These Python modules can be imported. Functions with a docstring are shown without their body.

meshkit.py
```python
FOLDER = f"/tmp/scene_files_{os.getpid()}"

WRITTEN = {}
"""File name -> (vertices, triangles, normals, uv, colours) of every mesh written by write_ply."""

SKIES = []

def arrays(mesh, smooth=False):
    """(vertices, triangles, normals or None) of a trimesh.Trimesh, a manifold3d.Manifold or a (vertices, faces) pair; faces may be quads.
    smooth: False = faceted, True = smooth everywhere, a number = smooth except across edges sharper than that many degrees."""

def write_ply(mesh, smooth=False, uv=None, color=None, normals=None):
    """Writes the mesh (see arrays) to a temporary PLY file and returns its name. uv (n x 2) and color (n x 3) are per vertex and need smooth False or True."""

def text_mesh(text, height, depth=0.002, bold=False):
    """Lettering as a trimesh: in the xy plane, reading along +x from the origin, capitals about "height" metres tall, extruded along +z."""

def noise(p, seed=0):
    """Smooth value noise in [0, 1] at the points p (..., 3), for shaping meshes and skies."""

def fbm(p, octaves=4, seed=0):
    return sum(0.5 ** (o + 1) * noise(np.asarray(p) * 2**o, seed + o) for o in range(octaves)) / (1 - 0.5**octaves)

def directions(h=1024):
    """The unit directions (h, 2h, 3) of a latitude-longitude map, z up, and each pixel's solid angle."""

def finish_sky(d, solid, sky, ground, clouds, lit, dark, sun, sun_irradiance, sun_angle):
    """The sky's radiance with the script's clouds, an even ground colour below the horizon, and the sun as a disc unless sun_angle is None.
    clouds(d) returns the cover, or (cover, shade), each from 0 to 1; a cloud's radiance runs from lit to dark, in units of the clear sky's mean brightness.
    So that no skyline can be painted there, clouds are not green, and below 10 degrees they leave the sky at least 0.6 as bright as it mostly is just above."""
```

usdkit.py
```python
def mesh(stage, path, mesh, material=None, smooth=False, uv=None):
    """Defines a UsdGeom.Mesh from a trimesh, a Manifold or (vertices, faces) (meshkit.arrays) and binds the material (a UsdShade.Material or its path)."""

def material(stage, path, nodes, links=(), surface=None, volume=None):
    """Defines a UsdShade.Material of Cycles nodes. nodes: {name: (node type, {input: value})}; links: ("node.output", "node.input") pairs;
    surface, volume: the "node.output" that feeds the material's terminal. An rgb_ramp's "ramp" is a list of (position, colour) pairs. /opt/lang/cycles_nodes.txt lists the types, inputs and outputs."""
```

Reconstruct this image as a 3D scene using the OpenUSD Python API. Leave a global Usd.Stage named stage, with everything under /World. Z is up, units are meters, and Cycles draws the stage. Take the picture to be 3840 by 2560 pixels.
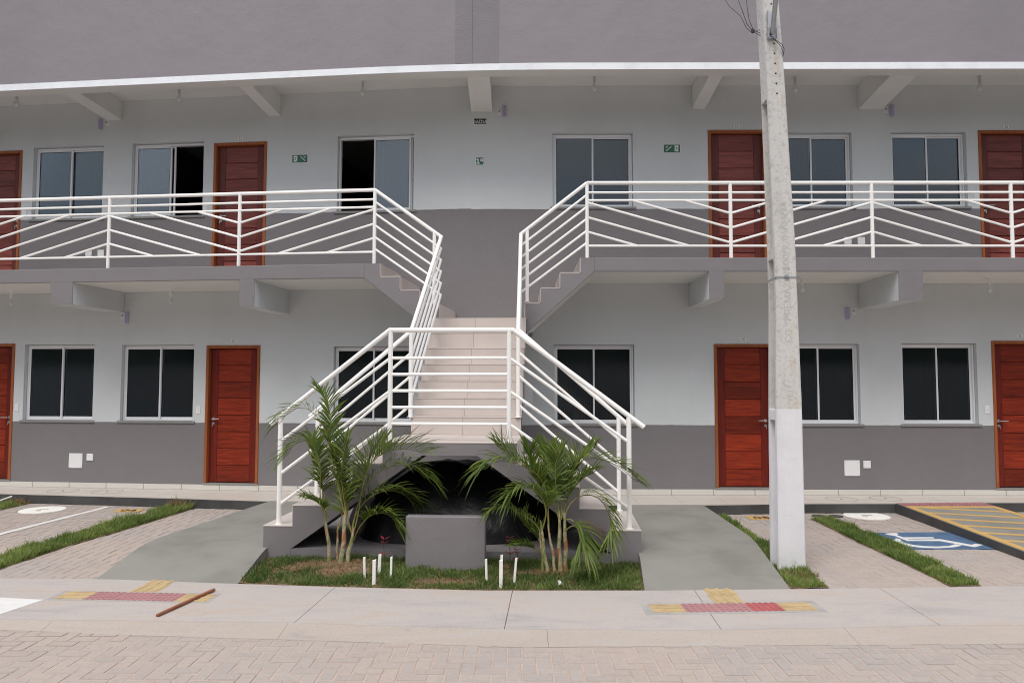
import math, random
import numpy as np, trimesh, usdkit, meshkit
import manifold3d as mf
from shapely.geometry import Polygon, LineString, Point, box as sbox
from shapely.ops import unary_union
from shapely import affinity
from pxr import Usd, UsdGeom, UsdLux, UsdShade, Gf, Sdf, Vt

random.seed(7); RNG = np.random.default_rng(7)
stage = Usd.Stage.CreateInMemory()
UsdGeom.Xform.Define(stage, '/World'); UsdGeom.Scope.Define(stage, '/World/Looks')

# ------------------------------------------------------------------ camera, sky, sun, exposure
CAM = np.array([0.692, -11.246, 1.65]); YAW, PITCH, ROLL = 0.35, 3.232, 0.05
cam = UsdGeom.Camera.Define(stage, '/World/camera')
def rotm(ax, deg):
    return trimesh.transformations.rotation_matrix(math.radians(deg), ax)[:3, :3]
R_ = rotm([0, 0, 1], YAW) @ rotm([1, 0, 0], 90 + PITCH) @ rotm([0, 0, 1], ROLL)
m4 = np.eye(4); m4[:3, :3] = R_; m4[:3, 3] = CAM
cam.AddTransformOp().Set(Gf.Matrix4d(*m4.T.ravel().tolist()))
cam.CreateHorizontalApertureAttr(36.0); cam.CreateVerticalApertureAttr(24.0)
cam.CreateFocalLengthAttr(36.0 * 2800 / 3840); cam.CreateClippingRangeAttr(Gf.Vec2f(0.05, 5000))
cam.CreateExposureAttr(0.66)
SUN_EL, SUN_AZ = math.radians(58), math.radians(200)      # rotation = atan2(x, y)
SKY_STRENGTH = 0.07
dome = UsdLux.DomeLight.Define(stage, '/World/sky')
skymat = usdkit.material(stage, '/World/Looks/sky_cloudy', {
    'sky': ('sky_texture', {'sky_type': 'single_scattering', 'sun_disc': False, 'sun_elevation': SUN_EL, 'sun_rotation': SUN_AZ, 'aerosol_density': 2.0}),
    'tc': ('texture_coordinate', {}), 'mp': ('mapping', {'scale': (1.5, 1.5, 4.0)}),
    'n': ('noise_texture', {'scale': 2.6, 'detail': 7, 'roughness': .6}),
    'cover': ('rgb_ramp', {'ramp': [(0.36, (0.3,) * 3), (0.58, (1, 1, 1))]}),
    'shade': ('rgb_ramp', {'ramp': [(0.35, (12.5, 12.7, 13.2)), (0.7, (8.0, 8.3, 8.9))]}),
    'sx': ('separate_xyz', {}), 'zen': ('rgb_ramp', {'ramp': [(0, (.33,) * 3), (.25, (.6,) * 3), (.55, (1.05,) * 3), (1, (1.45,) * 3)]}), 'mz': ('mix', {'mix_type': 'multiply', 'fac': 1.0}),   # an overcast sky is brightest overhead
    'mix': ('mix', {'mix_type': 'mix'}), 'bg': ('background_shader', {'strength': SKY_STRENGTH})},
    [('tc.generated', 'mp.vector'), ('mp.vector', 'n.vector'), ('n.fac', 'cover.fac'), ('n.fac', 'shade.fac'),
     ('tc.generated', 'sx.vector'), ('sx.z', 'zen.fac'), ('zen.color', 'mz.color2'), ('shade.color', 'mz.color1'),
     ('cover.color', 'mix.fac'), ('sky.color', 'mix.color1'), ('mz.color', 'mix.color2'), ('mix.color', 'bg.color')], surface='bg.background')
UsdShade.MaterialBindingAPI.Apply(dome.GetPrim()).Bind(skymat)
dome.GetPrim().SetCustomDataByKey('kind', 'structure')
sun = UsdLux.DistantLight.Define(stage, '/World/sun')
sun.CreateNormalizeAttr(True); sun.CreateIntensityAttr(0.4); sun.CreateAngleAttr(34.0); sun.CreateColorAttr(Gf.Vec3f(1, .96, .9))
dirs = np.array([math.sin(SUN_AZ) * math.cos(SUN_EL), math.cos(SUN_AZ) * math.cos(SUN_EL), math.sin(SUN_EL)])
zz = dirs; xx = np.cross([0, 0, 1], zz); xx /= np.linalg.norm(xx); yy = np.cross(zz, xx)
m4 = np.eye(4); m4[:3, 0], m4[:3, 1], m4[:3, 2] = xx, yy, zz
sun.AddTransformOp().Set(Gf.Matrix4d(*m4.T.ravel().tolist()))

# ------------------------------------------------------------------ helpers: naming and tagging
COUNT = {}
def numbered(parent, name):
    k = (parent, name); n = COUNT.get(k, 0); COUNT[k] = n + 1
    return f'{parent}/{name}' if n == 0 else f'{parent}/{name}_{n:03d}'
def say(prim, label=None, cat=None, group=None, kind=None):
    for k, v in (('label', label), ('category', cat), ('group', group), ('kind', kind)):
        if v: prim.SetCustomDataByKey(k, v)
def thing(name, label, cat, loc=(0, 0, 0), rz=0, group=None, kind=None):
    p = numbered('/World', name); x = UsdGeom.Xform.Define(stage, p)
    x.AddTranslateOp().Set(Gf.Vec3d(*map(float, loc))); x.AddRotateZOp().Set(float(rz))
    say(x.GetPrim(), label, cat, group, kind); return p
def part(parent, name, mesh, mat, smooth=False, label=None, kind=None):
    p = numbered(parent, name); m = usdkit.mesh(stage, p, mesh, MAT[mat], smooth=smooth)
    say(m.GetPrim(), label, None, None, kind); return p
def solo(name, mesh, mat, label, cat=None, group=None, kind=None, smooth=False):
    p = part('/World', name, mesh, mat, smooth); say(stage.GetPrimAtPath(p), label, cat, group, kind); return p
def dup(src, loc, rz=0, label=None, group=None):
    was = stage.GetPrimAtPath(src).GetCustomData(); base = src.rsplit('/', 1)[1]
    base = base[:-4] if base[-4:-3] == '_' and base[-3:].isdigit() else base
    p = numbered('/World', base); x = UsdGeom.Xform.Define(stage, p)
    x.GetPrim().GetReferences().AddInternalReference(src); x.GetPrim().SetInstanceable(True)
    x.ClearXformOpOrder(); t = x.GetPrim().GetAttribute('xformOp:translate')
    x.AddTranslateOp().Set(Gf.Vec3d(*map(float, loc))); x.AddRotateZOp().Set(float(rz))
    say(x.GetPrim(), label or was['label'], was['category'], group or was.get('group')); return p

# ------------------------------------------------------------------ helpers: meshes
def bx(x0, x1, y0, y1, z0, z1, bev=0):
    x0, x1 = sorted((x0, x1)); y0, y1 = sorted((y0, y1)); z0, z1 = sorted((z0, z1))
    if not bev:
        return trimesh.creation.box(bounds=[(x0, y0, z0), (x1, y1, z1)])
    b = min(bev, (x1-x0)/3, (y1-y0)/3, (z1-z0)/3); pts = []
    for sx in (0, 1):
        for sy in (0, 1):
            for sz in (0, 1):
                c = np.array([(x0, x1)[sx], (y0, y1)[sy], (z0, z1)[sz]]); s = np.array([1-2*sx, 1-2*sy, 1-2*sz]) * b
                for k in range(3):
                    d = s.copy(); d[k] = 0; pts.append(c + d)
    return trimesh.convex.convex_hull(np.array(pts))
def cat(ms): return trimesh.util.concatenate([m for m in ms])
def hull(pts): return trimesh.convex.convex_hull(np.array(pts, float))
def tube(points, r, n=10, caps=True):
    P = np.array(points, float); T = np.diff(P, axis=0); T /= np.linalg.norm(T, axis=1)[:, None]
    up = np.array([0, 0, 1.0]) if abs(T[0][2]) < .95 else np.array([1.0, 0, 0])
    a = np.cross(T[0], up); a /= np.linalg.norm(a); rings = []
    rr = np.broadcast_to(np.asarray(r, float), (len(P),)); an = np.linspace(0, 2*np.pi, n, endpoint=False)
    for i in range(len(P)):
        t = T[0] if i == 0 else T[-1] if i == len(P)-1 else T[i-1] + T[i]
        t = t / np.linalg.norm(t)
        ta = T[max(i-1, 0)]
        a = a - ta * a.dot(ta); a /= np.linalg.norm(a); b = np.cross(ta, a)
        ring = P[i] + rr[i] * (np.cos(an)[:, None] * a + np.sin(an)[:, None] * b)
        # slide the ring along its segment onto the mitre plane
        ring = ring - np.outer(((ring - P[i]) @ t) / ta.dot(t), ta)
        rings.append(ring)
        if i < len(P)-1:
            tb = T[i]; a = a - tb * a.dot(tb)
            if np.linalg.norm(a) < 1e-6: a = np.cross(tb, [0.3, .5, .8])
            a /= np.linalg.norm(a)
    V = np.vstack(rings); F = []
    for i in range(len(P)-1):
        for k in range(n):
            q = (k+1) % n; F += [(i*n+k, i*n+q, (i+1)*n+q), (i*n+k, (i+1)*n+q, (i+1)*n+k)]
    if caps:
        c0 = len(V); V = np.vstack([V, P[0], P[-1]])
        for k in range(n):
            q = (k+1) % n; F += [(c0, q, k), (c0+1, (len(P)-1)*n+k, (len(P)-1)*n+q)]
    m = trimesh.Trimesh(V, F, process=False); m.fix_normals(); return m
def disc(c, r, h, n=32, axis='z'):
    m = trimesh.creation.cylinder(r, h, sections=n)
    if axis == 'y': m.apply_transform(trimesh.transformations.rotation_matrix(np.pi/2, [1, 0, 0]))
    m.apply_translation(c); return m
def lathe(profile, c, n=20):
    m = trimesh.creation.revolve(np.array(profile, float), sections=n); m.apply_translation(c); return m
def polys(g):
    return [p for p in (getattr(g, 'geoms', None) or [g]) if p.geom_type == 'Polygon' and p.area > 1e-7]
def ext(poly, h):
    return cat([trimesh.creation.extrude_polygon(p, h, engine='earcut') for p in polys(poly)])
def ext_xz(poly, y0, y1):
    """poly in (x, z), standing from y0 to y1."""
    m = ext(poly, abs(y1-y0)); v = m.vertices.copy()
    m.vertices = np.c_[v[:, 0], max(y0, y1) - v[:, 2], v[:, 1]]; m.fix_normals(); return m
def ext_yz(poly, x0, x1):
    m = ext(poly, abs(x1-x0)); v = m.vertices.copy()
    m.vertices = np.c_[min(x0, x1) + v[:, 2], v[:, 0], v[:, 1]]; m.fix_normals(); return m
def flat(poly, z0, z1):
    m = ext(poly, z1-z0); m.apply_translation([0, 0, z0]); return m
def rot(m, deg, loc=(0, 0, 0)):
    m = m.copy(); m.apply_transform(trimesh.transformations.rotation_matrix(math.radians(deg), [0, 0, 1])); m.apply_translation(loc); return m
TL, TS = -6.02, -3.4                                   # the left wing stands turned by 6 degrees, the stairs by 3.4
FR = lambda m: m
FL = lambda m: rot(m, TL)
FS = lambda m: rot(m, TS)
def w_pt(p, deg):
    a = math.radians(deg); c, s = math.cos(a), math.sin(a); return (p[0]*c - p[1]*s, p[0]*s + p[1]*c) + tuple(p[2:])
def gz(y): return -0.18 + 0.04 * min(max((y + 4.2) / 3.6, 0), 1)      # the parking falls towards the street
def drape(m, dz=0.0):
    v = np.array(m.vertices); v[:, 2] += np.array([gz(y) for y in v[:, 1]]) + dz; m.vertices = v; return m

# ------------------------------------------------------------------ materials
MAT = {}
def mat(name, nodes, links, surface='p.BSDF'):
    MAT[name] = usdkit.material(stage, '/World/Looks/' + name, nodes, links, surface=surface)
def paint(name, col, rough=.6, grain=260, bump=.25, dist=.004, stain=.10, scale=1.1, vert=False, spec=.4, dark=.88):
    """painted or rendered surface: faint large stains and a fine relief, both fixed to the thing."""
    c = np.array(col)
    mat(name, {'g': ('geometry', {}), 'mp': ('mapping', {'scale': (1, 1, .25 if vert else 1)}),
        'n': ('noise_texture', {'scale': scale, 'detail': 6, 'roughness': .6}),
        'r': ('rgb_ramp', {'ramp': [(.3, tuple(c*(1-stain))), (.5, tuple(c)), (.75, tuple(np.minimum(c*(1+stain*.6), .95)))]}),
        'f': ('noise_texture', {'scale': grain, 'detail': 3}), 'b': ('bump', {'strength': bump, 'distance': dist}), 'wv': ('noise_texture', {'scale': 3.2, 'detail': 2}), 'b2': ('bump', {'strength': .35 if vert else .0, 'distance': .03}),
        'p': ('principled_bsdf', {'roughness': rough, 'specular_ior_level': spec})},
        [('g.position', 'mp.vector'), ('mp.vector', 'n.vector'), ('n.fac', 'r.fac'), ('r.color', 'p.base_color'), ('g.position', 'f.vector'), ('f.fac', 'b.height'), ('g.position', 'wv.vector'), ('wv.fac', 'b2.height'), ('b2.normal', 'b.normal'), ('b.normal', 'p.normal')])
def plain(name, col, rough=.5, metal=0, spec=.5, coat=0):
    mat(name, {'p': ('principled_bsdf', {'base_color': col, 'roughness': rough, 'metallic': metal, 'specular_ior_level': spec, 'coat_weight': coat})}, [])
paint('light_paint', (.615, .642, .655), .55, stain=.07, scale=.8, vert=True)
paint('grey_paint', (.198, .183, .190), .55, grain=120, bump=.5, dist=.006, stain=.06, scale=.9, vert=True)
paint('parapet_paint', (.235, .214, .233), .6, grain=90, bump=.6, dist=.006, stain=.08, scale=.5, vert=True)
paint('parapet_patch', (.2, .182, .198), .6, grain=90, bump=.8, dist=.006, stain=.08, scale=.5, vert=True)
paint('white_band', (.80, .82, .86), .6, grain=80, bump=.8, dist=.006, stain=.10, scale=3)
paint('soffit_paint', (.74, .74, .72), .7, stain=.06)
paint('white_tube', (.86, .84, .815), .28, grain=60, bump=.05, stain=.04, scale=4, spec=.5)
paint('kerb_black', (.060, .059, .059), .55, grain=40, bump=.25, stain=.35, scale=3)
paint('ramp_cement', (.215, .207, .186), .75, grain=160, bump=.25, stain=.20, scale=1.6)
def concrete(name, cols, scale):
    mat(name, {'g': ('geometry', {}), 'mp': ('mapping', {'scale': (.55, 1.5, 1)}), 'n': ('noise_texture', {'scale': scale, 'detail': 8, 'roughness': .68, 'distortion': .6}),
        'r': ('rgb_ramp', {'ramp': [(.26, cols[0]), (.40, cols[1]), (.52, cols[2]), (.66, cols[3]), (.8, cols[1])]}), 'n2': ('noise_texture', {'scale': 60, 'detail': 5, 'roughness': .75}), 'r2': ('rgb_ramp', {'ramp': [(.3, (.80,) * 3), (.48, (1,) * 3)]}),
        'mu': ('mix', {'mix_type': 'multiply', 'fac': 1.0}), 'b': ('bump', {'strength': .45, 'distance': .005}), 'p': ('principled_bsdf', {'roughness': .88, 'specular_ior_level': .25})},
        [('g.position', 'mp.vector'), ('mp.vector', 'n.vector'), ('n.fac', 'r.fac'), ('g.position', 'n2.vector'), ('n2.fac', 'r2.fac'), ('r.color', 'mu.color1'), ('r2.color', 'mu.color2'), ('mu.color', 'p.base_color'), ('n2.fac', 'b.height'), ('b.normal', 'p.normal')])
concrete('sidewalk_concrete', [(.325, .298, .288), (.385, .350, .334), (.415, .372, .350), (.41, .342, .292)], 2.0)
concrete('kerb_concrete', [(.27, .25, .237), (.37, .322, .29), (.39, .332, .29), (.38, .35, .328)], 2.8)
paint('cement_smear', (.33, .315, .305), .9, grain=100, bump=.4, stain=.2, scale=9)
paint('joint_sand', (.415, .325, .275), .95, grain=200, bump=.6, stain=.2, scale=4)
paint('dark_gap', (.06, .055, .05), .95)
paint('slab_grey', (.26, .25, .255), .7, stain=.1)
paint('road_marking_white', (.62, .605, .59), .7, grain=90, bump=.4, stain=.08, scale=9)
paint('road_marking_yellow', (.50, .31, .105), .7, grain=90, bump=.3, stain=.1, scale=9)
paint('road_marking_blue', (.072, .128, .225), .65, grain=60, bump=.4, stain=.22, scale=7)
paint('tactile_yellow', (.44, .32, .17), .8, stain=.18, scale=9)
paint('tactile_pink', (.35, .17, .175), .8, stain=.15, scale=10)
paint('tactile_red', (.37, .095, .098), .75, stain=.15, scale=10)
paint('soil', (.20, .125, .075), .95, grain=60, bump=1, dist=.02, stain=.35, scale=9)
paint('stair_tile', (.55, .485, .45), .38, grain=300, bump=.05, stain=.06, scale=3, spec=.5)
paint('floor_tile', (.53, .485, .44), .38, grain=300, bump=.05, stain=.06, scale=2, spec=.5)
paint('skirting_tile', (.63, .60, .55), .35, grain=300, bump=.03, stain=.05)
paint('tile_grout', (.25, .20, .17), .9)
paint('granite_sill', (.26, .255, .245), .4, grain=220, bump=.05, stain=.35, scale=120)
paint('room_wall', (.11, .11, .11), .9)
paint('pole_white', (.68, .67, .69), .75, grain=50, bump=.4, stain=.07, scale=5, vert=True)
paint('stake_white', (.76, .74, .72), .8, grain=60, bump=.5, stain=.1, scale=14)
paint('cover_white', (.72, .70, .66), .75, grain=80, bump=.3, stain=.1, scale=7)
paint('garden_wall', (.20, .195, .19), .9, stain=.2)
paint('far_leaves', (.055, .066, .048), .9, stain=.5, scale=2)
paint('far_ground', (.11, .10, .075), .95, stain=.3, scale=.15)
plain('aluminium', (.80, .81, .83), .35)
plain('rubber', (.02, .02, .02), .6)
plain('steel', (.55, .55, .55), .3, .9)
plain('zinc', (.42, .43, .45), .45, .75)
plain('white_plastic', (.78, .78, .78), .35)
plain('lilac_plastic', (.47, .42, .62), .35)
plain('lamp_glass', (.66, .67, .67), .2); plain('lamp_socket', (.5, .5, .5), .4)
plain('sign_green', (.035, .15, .095), .45); plain('sign_dark', (.008, .026, .018), .45)
plain('sign_white', (.85, .87, .82), .5); plain('black_ink', (.012, .012, .012), .6); plain('red_ink', (.35, .08, .07), .7)
plain('engraved', (.455, .435, .41), .9); plain('cable_black', (.015, .015, .016), .5)
plain('red_leaf', (.22, .018, .03), .45); plain('brown_stem', (.10, .07, .04), .7)
# concrete of the pole: pale, with rust-coloured runs
mat('pole_concrete', {'g': ('geometry', {}), 'mp': ('mapping', {'scale': (5, 5, 1.1)}), 'n': ('noise_texture', {'scale': 1.6, 'detail': 7, 'roughness': .65}),
    'r': ('rgb_ramp', {'ramp': [(.30, (.50, .485, .465)), (.54, (.575, .56, .54)), (.63, (.56, .535, .50)), (.72, (.52, .42, .31)), (.82, (.46, .31, .19))]}),
    'n2': ('noise_texture', {'scale': 26, 'detail': 6, 'roughness': .7}), 'r2': ('rgb_ramp', {'ramp': [(.32, (.72,) * 3), (.5, (1,) * 3)]}), 'mu': ('mix', {'mix_type': 'multiply', 'fac': 1.0}),
    'b': ('bump', {'strength': .6, 'distance': .006}), 'p': ('principled_bsdf', {'roughness': .85, 'specular_ior_level': .25})},
    [('g.position', 'mp.vector'), ('mp.vector', 'n.vector'), ('n.fac', 'r.fac'), ('g.position', 'n2.vector'), ('n2.fac', 'r2.fac'), ('r.color', 'mu.color1'), ('r2.color', 'mu.color2'), ('mu.color', 'p.base_color'), ('n2.fac', 'b.height'), ('b.normal', 'p.normal')])
# wood: grain runs along x for planks, along z for stiles and frames
def wood(name, a, b, scale, rough=.42, coat=.06, vary=.35):
    mat(name, {'g': ('geometry', {}), 'mp': ('mapping', {'scale': scale}), 'n': ('noise_texture', {'scale': 3.2, 'detail': 7, 'roughness': .6, 'distortion': .8}),
        'r': ('rgb_ramp', {'ramp': [(.28, a), (.72, b)]}), 'o': ('object_info', {}),
        'v': ('map_range', {'from_min': 0, 'from_max': 1, 'to_min': 1 - vary, 'to_max': 1 + vary}), 'mu': ('mix', {'mix_type': 'multiply', 'fac': 1.0}), 'cc': ('combine_xyz', {}),
        'bp': ('bump', {'strength': .12, 'distance': .003}),
        'p': ('principled_bsdf', {'roughness': rough, 'coat_weight': coat, 'coat_roughness': .18, 'specular_ior_level': .28})},
        [('g.position', 'mp.vector'), ('mp.vector', 'n.vector'), ('n.fac', 'r.fac'), ('o.random', 'v.value'), ('v.result', 'cc.x'), ('v.result', 'cc.y'), ('v.result', 'cc.z'),
         ('r.color', 'mu.color1'), ('cc.vector', 'mu.color2'), ('mu.color', 'p.base_color'), ('n.fac', 'bp.height'), ('bp.normal', 'p.normal')])
wood('door_plank', (.12, .010, .0045), (.315, .036, .010), (.8, 2, 9), vary=.32)
wood('upper_plank', (.12, .028, .023), (.29, .075, .060), (.8, 2, 9), vary=.28)
wood('upper_stile', (.085, .018, .014), (.15, .036, .028), (9, 4, .8), vary=.12)
wood('door_stile', (.105, .009, .005), (.19, .020, .010), (9, 4, .8), vary=.12)
wood('door_frame', (.24, .068, .022), (.40, .125, .042), (8, 8, .6), rough=.45, coat=.05, vary=.08)
wood('raw_wood', (.16, .055, .03), (.30, .12, .065), (6, 2, 6), rough=.7, coat=0, vary=.05)
# fluted glass
def glass(name, tint, boost, rough, haze):
    mat(name, {'g': ('geometry', {}), 'w': ('wave_texture', {'wave_type': 'bands', 'bands_direction': 'x', 'scale': 11.0, 'detail': 0}), 'wm': ('map_range', {'from_min': 0, 'from_max': 1, 'to_min': boost * .78, 'to_max': boost * 1.2}),
        'b': ('bump', {'strength': .08, 'distance': .002}), 'fr': ('fresnel', {'IOR': 1.52}), 'k': ('math', {'math_type': 'multiply_add', 'value2': boost, 'value3': .0, 'use_clamp': True}),
        't': ('transparent_bsdf', {'color': tint}), 's': ('glossy_bsdf', {'color': (.88, .94, 1), 'roughness': rough}),
        'h': ('translucent_bsdf', {'color': (.6, .68, .72)}), 'd': ('diffuse_bsdf', {'color': (.55, .63, .68)}), 'hd': ('mix_closure', {'fac': .5}),
        'th': ('mix_closure', {'fac': haze}), 'm': ('mix_closure', {})},
        [('g.position', 'w.vector'), ('w.fac', 'b.height'), ('b.normal', 's.normal'), ('fr.fac', 'k.value1'), ('w.fac', 'wm.value'), ('wm.result', 'k.value2'), ('d.BSDF', 'hd.closure1'), ('h.BSDF', 'hd.closure2'),
         ('t.BSDF', 'th.closure1'), ('hd.closure', 'th.closure2'), ('k.value', 'm.fac'), ('th.closure', 'm.closure1'), ('s.BSDF', 'm.closure2')], surface='m.closure')
glass('fluted_glass', (.45, .50, .51), 1.9, .08, .003)
glass('fluted_glass_double', (.45, .50, .52), 3.6, .10, .05)
# pavers: a tone of their own, carried by each piece
mat('paver', {'g': ('geometry', {}), 'a': ('attribute', {'attribute': 'tone'}), 'n': ('noise_texture', {'scale': 34, 'detail': 5, 'roughness': .7}), 'big': ('noise_texture', {'scale': .8, 'detail': 3}),
    'r': ('rgb_ramp', {'ramp': [(0, (.350, .312, .293)), (.5, (.370, .328, .306)), (1, (.380, .336, .309))]}),
    'r2': ('rgb_ramp', {'ramp': [(.25, (.84, .83, .82)), (.52, (1, 1, 1))]}), 'r3': ('rgb_ramp', {'ramp': [(.35, (.97, .965, .965)), (.65, (1.05, .99, .945))]}),
    'm1': ('mix', {'mix_type': 'multiply', 'fac': 1.0}), 'm2': ('mix', {'mix_type': 'multiply', 'fac': 1.0}),
    'f': ('noise_texture', {'scale': 230, 'detail': 3}), 'b': ('bump', {'strength': .45, 'distance': .004}), 'p': ('principled_bsdf', {'roughness': .9, 'specular_ior_level': .25})},
    [('g.position', 'n.vector'), ('g.position', 'big.vector'), ('g.position', 'f.vector'), ('a.fac', 'r.fac'), ('n.fac', 'r2.fac'), ('big.fac', 'r3.fac'), ('r.color', 'm1.color1'), ('r2.color', 'm1.color2'),
     ('m1.color', 'm2.color1'), ('r3.color', 'm2.color2'), ('m2.color', 'p.base_color'), ('f.fac', 'b.height'), ('b.normal', 'p.normal')])
# leaves and grass
def leaf(name, a, b, trans, rough=.4, attr=True):
    nodes = {'a': ('attribute', {'attribute': 'tone'}), 'r': ('rgb_ramp', {'ramp': [(0, a), (1, b)]}), 'p': ('principled_bsdf', {'roughness': rough, 'specular_ior_level': .3}),
             't': ('translucent_bsdf', {}), 'm': ('mix_closure', {'fac': trans})}
    mat(name, nodes, [('a.fac', 'r.fac'), ('r.color', 'p.base_color'), ('r.color', 't.color'), ('p.BSDF', 'm.closure1'), ('t.BSDF', 'm.closure2')], surface='m.closure')
leaf('palm_leaf', (.038, .080, .012), (.23, .29, .055), .34, .4)
leaf('palm_leaf_dry', (.13, .075, .03), (.20, .13, .06), .2, .6)
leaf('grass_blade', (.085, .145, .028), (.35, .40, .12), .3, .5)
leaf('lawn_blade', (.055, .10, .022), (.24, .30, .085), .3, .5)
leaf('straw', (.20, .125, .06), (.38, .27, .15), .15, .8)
mat('palm_stem', {'g': ('geometry', {}), 'mp': ('mapping', {'scale': (3, 3, 1.6)}), 'n': ('noise_texture', {'scale': 4.5, 'detail': 5, 'roughness': .6}),
    'r': ('rgb_ramp', {'ramp': [(.30, (.11, .13, .03)), (.45, (.20, .20, .07)), (.52, (.36, .33, .24)), (.58, (.30, .13, .045)), (.75, (.22, .085, .03))]}),
    'p': ('principled_bsdf', {'roughness': .5})}, [('g.position', 'mp.vector'), ('mp.vector', 'n.vector'), ('n.fac', 'r.fac'), ('r.color', 'p.base_color')])
plain('palm_rachis', (.19, .18, .045), .45)
# black plastic sheet
mat('black_plastic', {'g': ('geometry', {}), 'n': ('noise_texture', {'scale': 9, 'detail': 5, 'distortion': 1.5}), 'b': ('bump', {'strength': .4, 'distance': .03}),
    'p': ('principled_bsdf', {'base_color': (.0065, .007, .009), 'roughness': .5, 'specular_ior_level': .4})}, [('g.position', 'n.vector'), ('n.fac', 'b.height'), ('b.normal', 'p.normal')])
def toned(path, n_or_vals):
    UsdGeom.PrimvarsAPI(stage.GetPrimAtPath(path)).CreatePrimvar('tone', Sdf.ValueTypeNames.FloatArray, 'vertex').Set(Vt.FloatArray.FromNumpy(np.asarray(n_or_vals, np.float32)))

# ================================================================== the setting: ground
WALK_FRONT = [(-12.6, .68), (-7.08, .057), (-4.72, -.291), (-2.81, -.607), (.2, -.95), (3.27, -.88), (4.82, -.737), (5.94, -.715), (7.3, -.62), (12.6, -.5)]
SIDE_BACK = [(-12.6, -3.6), (-4.17, -4.137), (-3.255, -4.149), (-2.24, -4.232), (-1.86, -4.304), (-.88, -4.41), (.43, -4.509), (1.83, -4.496), (2.17, -4.46), (3.14, -4.437), (3.5, -4.415), (4.6, -4.357), (4.91, -4.33), (5.31, -4.311), (12.6, -3.95)]
SIDE_FRONT = [(-12.6, -4.95), (-3.32, -5.353), (-2.18, -5.378), (-1.0, -5.41), (-.64, -5.452), (.6, -5.543), (1.93, -5.565), (3.15, -5.487), (3.91, -5.43), (4.55, -5.423), (12.6, -5.1)]
KERB_FRONT = [(-12.6, -5.05), (-3.23, -5.484), (-2.06, -5.605), (-.58, -5.718), (.69, -5.827), (1.88, -5.79), (3.13, -5.761), (4.36, -5.721), (12.6, -5.4)]
strip = lambda a, b: Polygon(a + b[::-1])
solo('ground', trimesh.creation.box(bounds=[(-600, -600, -.9), (600, 600, -.45)]), 'far_ground', 'bare earth around the housing block', kind='structure')
street = thing('street', 'street paved with pale concrete blocks in herringbone', None, kind='structure')
street_poly = strip(KERB_FRONT, [(-12.6, -14), (12.6, -14)])
part(street, 'sand_bed', flat(street_poly, -.44, -.2215), 'joint_sand')
part(street, 'far_kerb', flat(sbox(-120, -14.6, 120, -14.003), -.44, -.12), 'kerb_concrete')

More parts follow.
